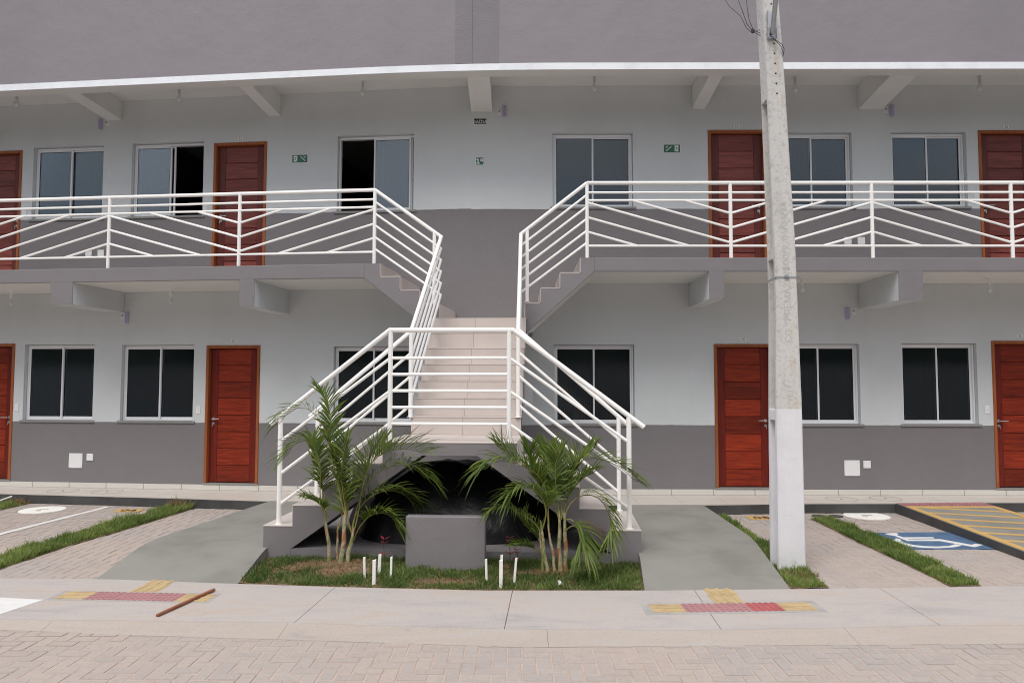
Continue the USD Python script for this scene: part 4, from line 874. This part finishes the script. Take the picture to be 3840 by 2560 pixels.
def blades(poly, zf, n, h, seed, lean=.5, bare=(), w=.0035, inward=None):
    r = np.random.default_rng(seed); minx, miny, maxx, maxy = poly.bounds; V, T = [], []
    from shapely.prepared import prep as pp
    P = pp(poly); got = 0
    X = r.uniform(minx, maxx, n*8); Y = r.uniform(miny, maxy, n*8)
    clump = meshkit.fbm(np.c_[X*5, Y*5, X*0 + seed], 3, seed); tone_n = meshkit.fbm(np.c_[X*2.2, Y*2.2, X*0 + seed + 3], 3, seed)
    for x, y, c, tn in zip(X, Y, clump, tone_n):
        if got >= n: break
        if not P.contains(Point(x, y)): continue
        k = 1.0
        for bx_, by_, rx, ry in bare:
            d = ((x-bx_)/rx)**2 + ((y-by_)/ry)**2
            if d < 1: k = min(k, d**1.5*.8)
        if r.random() > k * (.55 + .9*(c-.2)): continue
        hh = h * (.15 + 1.5*c) * (r.uniform(.5, 1.2) if r.random() > .06 else r.uniform(1.3, 1.8)) * (.55 + .45*k); a = r.uniform(0, 2*np.pi); l = lean * hh * r.uniform(.2, 1.3); b = r.uniform(0, 2*np.pi)
        dx, dy = math.cos(a)*l, math.sin(a)*l; wx, wy = math.cos(b)*w*r.uniform(.7, 1.4), math.sin(b)*w*r.uniform(.7, 1.4); z = float(zf(x, y)) - .006
        V.append([(x-wx, y-wy, z), (x+wx, y+wy, z), (x+dx*.4-wx*.8, y+dy*.4-wy*.8, z+hh*.62), (x+dx*.4+wx*.8, y+dy*.4+wy*.8, z+hh*.62), (x+dx, y+dy, z+hh)])
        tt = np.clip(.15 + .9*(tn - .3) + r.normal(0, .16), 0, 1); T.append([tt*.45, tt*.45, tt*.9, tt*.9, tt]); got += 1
    n = len(V); V = np.array(V).reshape(-1, 3); o = (np.arange(n)*5)[:, None]
    F = np.concatenate([o + np.array([[0, 1, 3]]), o + np.array([[0, 3, 2]]), o + np.array([[2, 3, 4]])])
    return trimesh.Trimesh(V, F, process=False), np.array(T).ravel()
def grass(poly, zf, n, h, seed, label, bare=(), lean=.6, name='grass', matn='grass_blade', cat_='grass', w=.0035):
    m, T = blades(poly, zf, n, h, seed, lean, bare, w); p = solo(name, m, matn, label, cat_, kind='stuff'); toned(p, T)
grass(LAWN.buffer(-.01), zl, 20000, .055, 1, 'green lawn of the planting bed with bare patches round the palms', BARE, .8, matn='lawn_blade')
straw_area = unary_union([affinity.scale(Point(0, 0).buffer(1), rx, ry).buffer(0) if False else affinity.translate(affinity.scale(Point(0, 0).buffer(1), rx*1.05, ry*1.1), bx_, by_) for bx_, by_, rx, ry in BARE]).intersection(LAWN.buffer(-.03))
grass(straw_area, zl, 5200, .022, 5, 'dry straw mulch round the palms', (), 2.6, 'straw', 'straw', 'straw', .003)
def strip_bed(poly, n, h, seed, label):
    zf = lambda x, y: np.array([gz(q) for q in np.atleast_1d(y)]).reshape(np.shape(y)) + .004 if np.ndim(y) else gz(y) + .004
    solo('soil_bed', soil_sheet(poly, zf, .09), 'soil', 'narrow soil strip under the ' + label, kind='structure')
    grass(poly.buffer(-.012), zf, n, h, seed, label, (), .65)
strip_bed(STRIP_L, 14000, .078, 2, 'long strip of green grass between the left parking bays')
strip_bed(STRIP_FAR, 5000, .085, 6, 'short strip of grass at the far left by the walkway')
strip_bed(STRIP_R1, 9000, .065, 3, 'strip of grass along the right ramp and round the pole')
strip_bed(STRIP_R2, 12000, .060, 4, 'strip of green grass between the right parking bays')
# dry tufts where the strips meet the walkway
for cx, cy, lab in ((-4.1, -.50, 'dry yellow tuft at the walkway end of the left grass strip'), (-6.72, -.06, 'dry yellow tuft at the walkway end of the far left strip'), (3.40, -4.0, 'dry tuft at the foot of the pole')):
    reg = affinity.translate(affinity.scale(Point(0, 0).buffer(1), .17, .08), cx, cy); m, T = blades(reg, lambda x, y: gz(y), 260, .12 if cx < 0 else .05, 9, .8); p = solo('dry_tuft', m, 'straw', lab, 'grass tuft', kind='stuff'); toned(p, T)
solo('broken_stick', tube([(-6.98, -.22, -.10), (-6.78, -.12, -.02)], .012, 6), 'stake_white', 'pale broken stick lying on the far left grass strip', 'stick')

# palms
def frond_mesh(pts, seed, n=46, ll=.30, width=.013, droop=.5, vee=.9, dry=False):
    r = np.random.default_rng(seed); P = np.array(pts, float)
    d = np.r_[0, np.cumsum(np.linalg.norm(np.diff(P, axis=0), axis=1))]; L = d[-1]
    from scipy.interpolate import CubicSpline
    cs = CubicSpline(d, P); V, F, T = [], [], []
    rach = tube(cs(np.linspace(0, L, 14)), np.linspace(.0075, .0022, 14), 6)
    for i in range(n):
        u = .30 + .70 * (i + .5)/n; s = u*L; p = cs(s); t = cs(s, 1); t /= np.linalg.norm(t)
        side = np.cross(t, [0, 0, 1]); side /= max(np.linalg.norm(side), 1e-6); nrm = np.cross(side, t)
        if nrm[2] < 0: nrm = -nrm
        for sg in (-1, 1):
            if r.random() < .07: continue
            l = ll * min(1, 1.25*math.sin(math.pi*min(max((u-.2)*1.2, 0), 1))**.5 + .22) * r.uniform(.82, 1.1)
            fwd = .55 + .55*u; dirv = side*sg*(.85-.2*u) + t*fwd + nrm*vee*r.uniform(.6, 1.25); dirv += r.normal(0, .07, 3); dirv /= np.linalg.norm(dirv)
            w = width * r.uniform(.8, 1.15); wv = np.cross(dirv, nrm + .4*side*sg); wv /= max(np.linalg.norm(wv), 1e-6)
            dr = droop * l * r.uniform(.3, 1.3); tone = np.clip(r.normal(.5, .22), 0, 1); b0 = len(V); K = 5
            for q in range(K+1):
                g = q/K; c = p + dirv*l*g + np.array([0, 0, -dr*g**2.2]); ww = w * (math.sin(math.pi*min(.12 + .88*g, 1))**.6) * .9 if q < K else .0006
                V += [c - wv*ww*.5, c + np.cross(wv, dirv)*ww*.18, c + wv*ww*.5]; T += [tone*.85, tone*.7, tone]
            for q in range(K):
                o = b0 + 3*q; F += [(o, o+1, o+4), (o, o+4, o+3), (o+1, o+2, o+5), (o+1, o+5, o+4)]
    return trimesh.Trimesh(np.array(V), F, process=False), np.array(T), rach
LF = [([(-1.19, -3.83, .34), (-1.25, -3.8, .74), (-1.28, -3.88, 1.0), (-1.35, -3.95, 1.09), (-1.42, -4.03, 1.08), (-1.49, -4.1, .96)], .26, .5),
 ([(-1.0, -3.83, .38), (-1.10, -3.85, .8), (-1.14, -3.86, .99), (-1.17, -3.89, 1.15), (-1.27, -3.93, 1.34), (-1.38, -3.97, 1.42), (-1.48, -4.01, 1.39), (-1.59, -4.05, 1.26)], .22, .7),
 ([(-1.0, -3.83, .38), (-1.11, -3.8, .91), (-1.17, -3.74, 1.1), (-1.19, -3.67, 1.3), (-1.25, -3.61, 1.47), (-1.33, -3.55, 1.55)], .26, .3),
 ([(-.92, -3.83, .17), (-.83, -3.8, .63), (-.7, -3.86, .91), (-.57, -3.92, .985), (-.39, -3.99, 1.02), (-.2, -4.05, .98)], .32, .25),
 ([(-.92, -3.83, .17), (-.84, -3.75, .57), (-.68, -3.73, .77), (-.52, -3.7, .83), (-.35, -3.67, .8), (-.23, -3.65, .7)], .30, .75),
 ([(-.92, -3.83, .17), (-.84, -3.75, .45), (-.69, -3.69, .56), (-.57, -3.62, .57), (-.44, -3.56, .51), (-.36, -3.5, .39)], .26, .6),
 ([(-.92, -3.75, .1), (-.81, -3.77, .3), (-.7, -3.8, .37), (-.58, -3.83, .37), (-.48, -3.85, .24)], .22, .5),
 ([(-1.15, -3.85, .33), (-1.2, -3.92, .46), (-1.25, -3.98, .52), (-1.34, -4.05, .56)], .16, .6),
 ([(-.92, -3.83, .17), (-1.0, -3.85, .5), (-1.02, -3.88, .79), (-.99, -3.92, 1.0), (-.95, -3.95, 1.12)], .24, .3),
 ([(-.92, -3.83, .17), (-.96, -3.8, .49), (-.85, -3.73, .78), (-.74, -3.67, .98), (-.63, -3.6, 1.1)], .28, .3),
 ([(-1.19, -3.83, .34), (-1.24, -3.7, .56), (-1.33, -3.63, .81), (-1.37, -3.57, 1.0), (-1.42, -3.5, 1.1)], .24, .5),
 ([(-1.07, -3.83, .2), (-1.03, -3.8, .36), (-1.03, -3.83, .57), (-1.05, -3.87, .68), (-1.1, -3.9, .75)], .22, .5)]
RF = [([(1.15, -4.07, .3), (1.2, -4.05, .5), (1.31, -4.05, .585), (1.45, -4.08, .58), (1.54, -4.1, .48), (1.58, -4.12, .33), (1.57, -4.15, .16)], .20, .6),
 ([(1.12, -4.05, .36), (1.13, -4.0, .55), (1.2, -3.98, .78), (1.35, -3.96, .92), (1.6, -3.94, .89), (1.74, -3.92, .81), (1.84, -3.9, .70)], .26, .5),
 ([(1.10, -4.07, .36), (1.06, -4.0, .5), (1.03, -3.93, .69), (1.0, -3.87, .86), (1.02, -3.8, 1.0)], .27, .25),
 ([(1.0, -4.07, .25), (.99, -4.05, .53), (.9, -4.11, .78), (.72, -4.17, .89), (.54, -4.24, .93), (.4, -4.3, .86)], .32, .7),
 ([(1.10, -4.07, .36), (1.02, -4.0, .55), (.92, -3.95, .69), (.83, -3.9, .79), (.66, -3.85, .93), (.5, -3.8, 1.03)], .32, .3),
 ([(.92, -4.05, .2), (.91, -4.02, .26), (.85, -4.05, .34), (.74, -4.1, .42), (.61, -4.15, .49), (.45, -4.2, .46)], .17, .9),
 ([(1.14, -4.05, .34), (1.2, -4.1, .37), (1.26, -4.15, .33), (1.30, -4.2, .24), (1.30, -4.25, .13)], .22, .8),
 ([(.93, -4.05, .1), (.92, -4.0, .14), (.85, -3.95, .22), (.74, -3.9, .32)], .22, .4),
 ([(1.0, -4.07, .25), (.98, -3.97, .45), (.92, -3.88, .68), (.86, -3.82, .84), (.81, -3.75, 1.0)], .28, .25),
 ([(1.15, -4.07, .34), (1.13, -3.98, .48), (1.17, -3.88, .68), (1.28, -3.75, .85), (1.46, -3.65, .98)], .28, .25),
 ([(.93, -4.07, .26), (.97, -4.08, .45), (.94, -4.12, .56), (.86, -4.16, .65), (.76, -4.2, .68), (.66, -4.25, .61)], .27, .8),
 ([(1.10, -4.07, .36), (1.08, -4.05, .55), (1.06, -4.1, .75), (1.06, -4.14, .88), (1.1, -4.2, 1.0)], .26, .3),
 ([(1.15, -4.07, .34), (1.15, -4.0, .45), (1.22, -3.97, .6), (1.32, -3.93, .72), (1.45, -3.9, .78)], .26, .4),
 ([(.93, -4.03, .04), (.86, -4.05, .09), (.76, -4.08, .12), (.68, -4.1, .12)], .16, .5)]
def palm(label, stems, fronds, extra_dry, seed):
    t = thing('areca_palm', label, 'palm')
    for i, (a, b, r0) in enumerate(stems):
        a, b = np.array(a), np.array(b); mid = (a+b)/2 + np.array([(-1)**i * .012, 0, 0])
        prof = [a - (0, 0, .06), a + (b-a)*.04, a + (b-a)*.25, mid, a + (b-a)*.75, b, b + (b-a)*.18]
        part(t, 'stem', tube(prof, [r0*1.25, r0*1.25, r0, r0*.92, r0*.85, r0*.6, r0*.3], 10), 'palm_stem', 60)
    for i, (pts, ll, dr) in enumerate(fronds):
        n = int(23 + 52*min(ll, .34))
        m, T, rach = frond_mesh(pts, seed + i, n, ll*1.12, .020, dr)
        p = part(t, 'frond', m, 'palm_leaf', True); toned(p, T); part(p, 'frond_stalk', rach, 'palm_rachis', 60)
    for pts in extra_dry:
        m, T, rach = frond_mesh(pts, seed + 77, 16, .2, .012, .5); p = part(t, 'frond', m, 'palm_leaf_dry', True, label='withered brown frond'); toned(p, T); part(p, 'frond_stalk', rach, 'palm_rachis', 60)
palm('young areca palm with tall arching fronds in front of the left lower flight', [((-1.13, -3.83, -.16), (-1.19, -3.83, .34), .019), ((-1.065, -3.80, -.17), (-1.07, -3.80, .2), .014), ((-1.03, -3.85, -.17), (-.99, -3.83, .38), .024), ((-.97, -3.85, -.17), (-.915, -3.83, .17), .023)], LF, [], 100)
palm('young areca palm with low spreading fronds in front of the right lower flight', [((.945, -4.07, -.16), (.915, -4.07, .2), .013), ((.99, -4.07, -.16), (.93, -4.07, .28), .018), ((1.06, -4.07, -.15), (1.0, -4.07, .25), .015), ((1.11, -4.05, -.15), (1.10, -4.07, .36), .021), ((1.155, -4.02, -.15), (1.15, -4.07, .34), .022)], RF, [[(1.15, -4.06, .2), (1.2, -4.0, .28), (1.33, -3.93, .27), (1.45, -3.87, .22), (1.55, -3.8, .14)]], 300)

# red-leaved seedlings
def seedling(x, y, h, seed, label):
    r = np.random.default_rng(seed); t = thing('red_seedling', label, 'plant', (x, y, -.17))
    part(t, 'stem', tube([(0, 0, -.03), (.006, 0, h*.5), (-.004, 0, h)], .004, 6), 'brown_stem', 60)
    for k in range(9):
        z = h * (1 - .1*(k//3)*1.3) if k < 6 else h*.5; a = k*2.1 + r.uniform(0, .6); l = r.uniform(.05, .075); d = np.array([math.cos(a), math.sin(a), .45]); d /= np.linalg.norm(d)
        s = np.cross(d, [0, 0, 1]); s /= np.linalg.norm(s); o = np.array([0, 0, z]); up = np.cross(s, d)
        v = [o, o + d*l*.45 + s*l*.2, o + d*l*.45 + up*-.004, o + d*l*.45 - s*l*.2, o + d*l]
        part(t, 'leaf', trimesh.Trimesh(np.array(v), [(0, 1, 2), (0, 2, 3), (1, 4, 2), (2, 4, 3)], process=False), 'red_leaf')
seedling(-.605, -3.86, .30, 1, 'small dark red seedling left of the grey block'); seedling(.625, -3.83, .31, 2, 'small dark red seedling right of the grey block'); seedling(.70, -3.86, .2, 3, 'shorter dark red seedling beside the right palm')

# grey rendered block
solo('rendered_block', rot(bx(0, .775, 0, .11, -.3, .368, .008), -3.4, (-.383, -3.925, 0)), 'grey_paint', 'low upright grey rendered block standing on the lawn', 'block')
# white stakes
STK = [((-.72, -4.17), (-.73, -4.175), .03, .011, 'thin leaning white stake, leftmost of the left group'), ((-.61, -4.32), (-.608, -4.32), .04, .0155, 'thick white stake nearest the pavement in the left group'), ((-.61, -4.09), (-.60, -4.08), .035, .014, 'white stake behind the thick one in the left group'), ((-.475, -4.21), (-.472, -4.2), .04, .010, 'thin white stake nearest the grey block, at its left'),
       ((.42, -4.28), (.412, -4.28), .04, .011, 'thin white stake close to the right corner of the grey block'), ((.55, -4.40), (.552, -4.4), .06, .0155, 'thick white stake nearest the pavement in the right group'), ((.553, -4.257), (.556, -4.25), .07, .013, 'tall white stake behind the thick one in the right group'), ((.66, -4.28), (.69, -4.275), .05, .011, 'leaning white stake next to the right palm')]
for (x0, y0), (x1, y1), zt, r, lab in STK:
    m = hull([(x0 + sx*r, y0 + sy*r, -.3) for sx in (-1, 1) for sy in (-1, 1)] + [(x1 + sx*r*.92, y1 + sy*r*.92, zt + (.004 if sx*sy > 0 else -.003)) for sx in (-1, 1) for sy in (-1, 1)])
    solo('stake', m, 'stake_white', lab, 'stake', 'white stakes on the lawn')
solo('paper_scrap', rot(hull([(0, 0, 0), (.05, .01, .0), (.03, .04, .03), (.0, .03, .035), (.045, .03, .01), (.02, -.01, .03)]), 20, (1.075, -4.405, -.16)), 'stake_white', 'crumpled white scrap lying on the lawn edge', 'litter')

# ================================================================== things on the ground
# tactile tiles
def studs(n, w, r=.0125, h=.0038):
    return cat([disc(((i - (n-1)/2) * w, (j - (n-1)/2) * w, h/2), r, h, 10) for i in range(n) for j in range(n)])
def bars(w, l, along_x):
    ms = [bx(-l/2, l/2, y - .013, y + .013, 0, .0035, .002) if along_x else bx(y - .013, y + .013, -l/2, l/2, 0, .0035, .002) for y in (-.087, 0, .087)]
    return cat(ms)
def tactile(label, row, stem_, smear):
    t = thing('tactile_paving', label, 'tactile tiles'); part(t, 'mortar_bed', flat(Polygon(smear), -.1798, -.1785), 'cement_smear')
    def tile(quad, kind_, matn, along_x):
        q = np.array(quad); c = q.mean(0); ex = (q[1]-q[0] + q[2]-q[3])/2; ey = (q[3]-q[0] + q[2]-q[1])/2; w, h = np.linalg.norm(ex), np.linalg.norm(ey); ang = math.degrees(math.atan2(ex[1], ex[0]))
        p = part(t, 'tile', rot(bx(-w/2 + .0015, w/2 - .0015, -h/2 + .0015, h/2 - .0015, -.20, -.1772, .001), ang, (*c, 0)), matn)
        top = studs(5, w*.19) if kind_ == 'stud' else bars(w, (w if along_x else h) - .012, along_x)
        top.apply_translation([0, 0, -.1774]); part(p, 'stud' if kind_ == 'stud' else 'ridge', rot(top, ang, (*c, 0)), matn, kind='stuff')
    for quad, k_, m_ in row: tile(quad, k_, m_, True)
    for quad in stem_: tile(quad, 'bar', 'tactile_yellow', False)
def lerp_quads(a0, a1, b0, b1, n):
    a0, a1, b0, b1 = map(np.array, (a0, a1, b0, b1)); out = []
    for i in range(n):
        u, v = i/n, (i+1)/n; out.append([b0 + (b1-b0)*u, b0 + (b1-b0)*v, a0 + (a1-a0)*v, a0 + (a1-a0)*u])
    return out
q = lerp_quads((-3.254, -4.571), (-1.905, -4.66), (-3.253, -4.80), (-1.925, -4.885), 5)
tactile('yellow and pink tactile tiles at the left ramp, under the wooden batten', list(zip(q, ['bar', 'stud', 'stud', 'stud', 'bar'], ['tactile_yellow', 'tactile_pink', 'tactile_pink', 'tactile_pink', 'tactile_yellow'])),
        [[(-2.71, -4.585), (-2.455, -4.60), (-2.47, -4.345), (-2.705, -4.33)], [(-2.705, -4.33), (-2.47, -4.345), (-2.48, -4.09), (-2.70, -4.075)]], [(-3.3, -4.55), (-1.88, -4.63), (-1.89, -4.91), (-3.3, -4.83)])
q = lerp_quads((1.796, -4.925), (3.147, -4.85), (1.778, -5.145), (3.128, -5.07), 5)
tactile('yellow, pink and bright red tactile tiles on the pavement at the right ramp', list(zip(q, ['bar', 'stud', 'stud', 'stud', 'bar'], ['tactile_yellow', 'tactile_pink', 'tactile_pink', 'tactile_red', 'tactile_yellow'])),
        [[(2.341, -4.885), (2.6, -4.868), (2.612, -4.63), (2.353, -4.645)], [(2.353, -4.645), (2.612, -4.63), (2.621, -4.394), (2.362, -4.411)]], [(1.73, -4.89), (3.2, -4.80), (3.2, -5.11), (1.72, -5.2)])
# batten
a, b = np.array([-2.13, -5.285, -.168]), np.array([-1.975, -4.56, -.162]); d = b - a; L_ = np.linalg.norm(d)
bat = bx(0, L_, -.0135, .0135, -.0095, .0095, .002); bat = bat.subdivide().subdivide().subdivide() if False else bat
bat.apply_transform(trimesh.transformations.rotation_matrix(-math.asin(d[2]/L_), [0, 1, 0])); solo('wooden_batten', rot(bat, math.degrees(math.atan2(d[1], d[0])), a), 'raw_wood', 'reddish wooden batten lying across the left tactile tiles', 'batten')
# painted markings
dr = lambda poly, dz=.0: drape(flat(poly, .0025, .0055), dz)
solo('painted_patch', flat(Polygon([(-3.9, -4.72), (-3.725, -4.773), (-3.31, -4.835), (-3.405, -5.237), (-3.9, -5.235)]), -.1796, -.1766), 'road_marking_white', 'white painted corner on the pavement at the left edge', 'marking')
solo('parking_line', dr(Polygon([(-5.62, -3.9), (-5.53, -3.9), (-5.45, -2.15), (-5.20, -.32), (-5.28, -.32), (-5.54, -2.15)])), 'road_marking_white', 'white line between the two left parking bays', 'marking')
BLUE = Polygon([(4.98, -2.04), (5.958, -1.985), (5.958, -2.885), (4.99, -2.895)])
t = thing('accessible_symbol', 'blue painted square with white wheelchair symbol in the right bay', 'marking'); part(t, 'blue_field', dr(BLUE), 'road_marking_blue')
symA = Polygon([(5.13, -2.11), (5.21, -2.07), (5.28, -2.06), (5.29, -2.11), (5.23, -2.19), (5.25, -2.31), (5.6, -2.29), (5.59, -2.35), (5.25, -2.38), (5.25, -2.42), (5.63, -2.4), (5.65, -2.43), (5.82, -2.69), (5.90, -2.63), (5.945, -2.69), (5.80, -2.79), (5.77, -2.78), (5.57, -2.49), (5.2, -2.49), (5.19, -2.22), (5.14, -2.16)])
symB = Polygon([(5.14, -2.36), (5.16, -2.43), (5.12, -2.5), (5.11, -2.6), (5.16, -2.70), (5.25, -2.76), (5.39, -2.78), (5.53, -2.75), (5.65, -2.66), (5.69, -2.72), (5.56, -2.80), (5.36, -2.85), (5.18, -2.83), (5.07, -2.74), (5.03, -2.6), (5.04, -2.49)])
part(t, 'figure', dr(symA.buffer(.002), .0035), 'road_marking_white'); part(t, 'wheel', dr(symB.buffer(.001), .0035), 'road_marking_white')
def bay_number(x, y, no, label):
    t = thing('bay_number', label, 'marking'); plate = sbox(x-.15, y-.085, x+.15, y+.085).buffer(.03)
    part(t, 'plate', dr(plate), 'road_marking_yellow'); m = meshkit.text_mesh(no, .13, .002, True); v = np.array(m.vertices); c = (v.min(0)+v.max(0))/2; m.vertices = v - c + np.array([x, y, .0072]); part(t, 'number', drape(m), 'black_ink')
bay_number(-4.765, -.64, '04', 'faded yellow painted bay number by the walkway at the left'); bay_number(3.98, -1.09, '05', 'faded yellow painted bay number hidden partly by the pole')
# manhole covers
for (x, y), rz2, lab in ((MH_L, 40, 'round white concrete manhole cover in the left bay'), (MH_R, 0, 'round white concrete manhole cover in the bay right of the pole')):
    t = thing('manhole_cover', lab, 'manhole cover', (x, y, gz(y)), rz2)
    part(t, 'lid', lathe([(0, .006), (.288, .006), (.295, .002), (.295, -.05), (0, -.05)], (0, 0, 0), 48), 'cover_white', 40)
    part(t, 'lifting_slot', bx(-.075, .075, -.012, .012, .0055, .0075), 'rubber')
    m = meshkit.text_mesh('G', .07, .0015, False); m.apply_translation([-.09, -.12, .0062]); part(t, 'red_mark', m, 'red_ink')
for x, y, lab in ((4.80, -.965, 'small oval black drain lid by the right grass strip, left of two'), (5.02, -.98, 'small oval black drain lid by the white manhole cover, right of two')):
    q = affinity.rotate(affinity.translate(affinity.scale(Point(0, 0).buffer(1, 12), .095, .085), x, y), -10)
    solo('drain_lid', drape(flat(q, .001, .012)), 'kerb_black', lab, 'drain lid', smooth=False)
print('prims', len(list(stage.Traverse())))
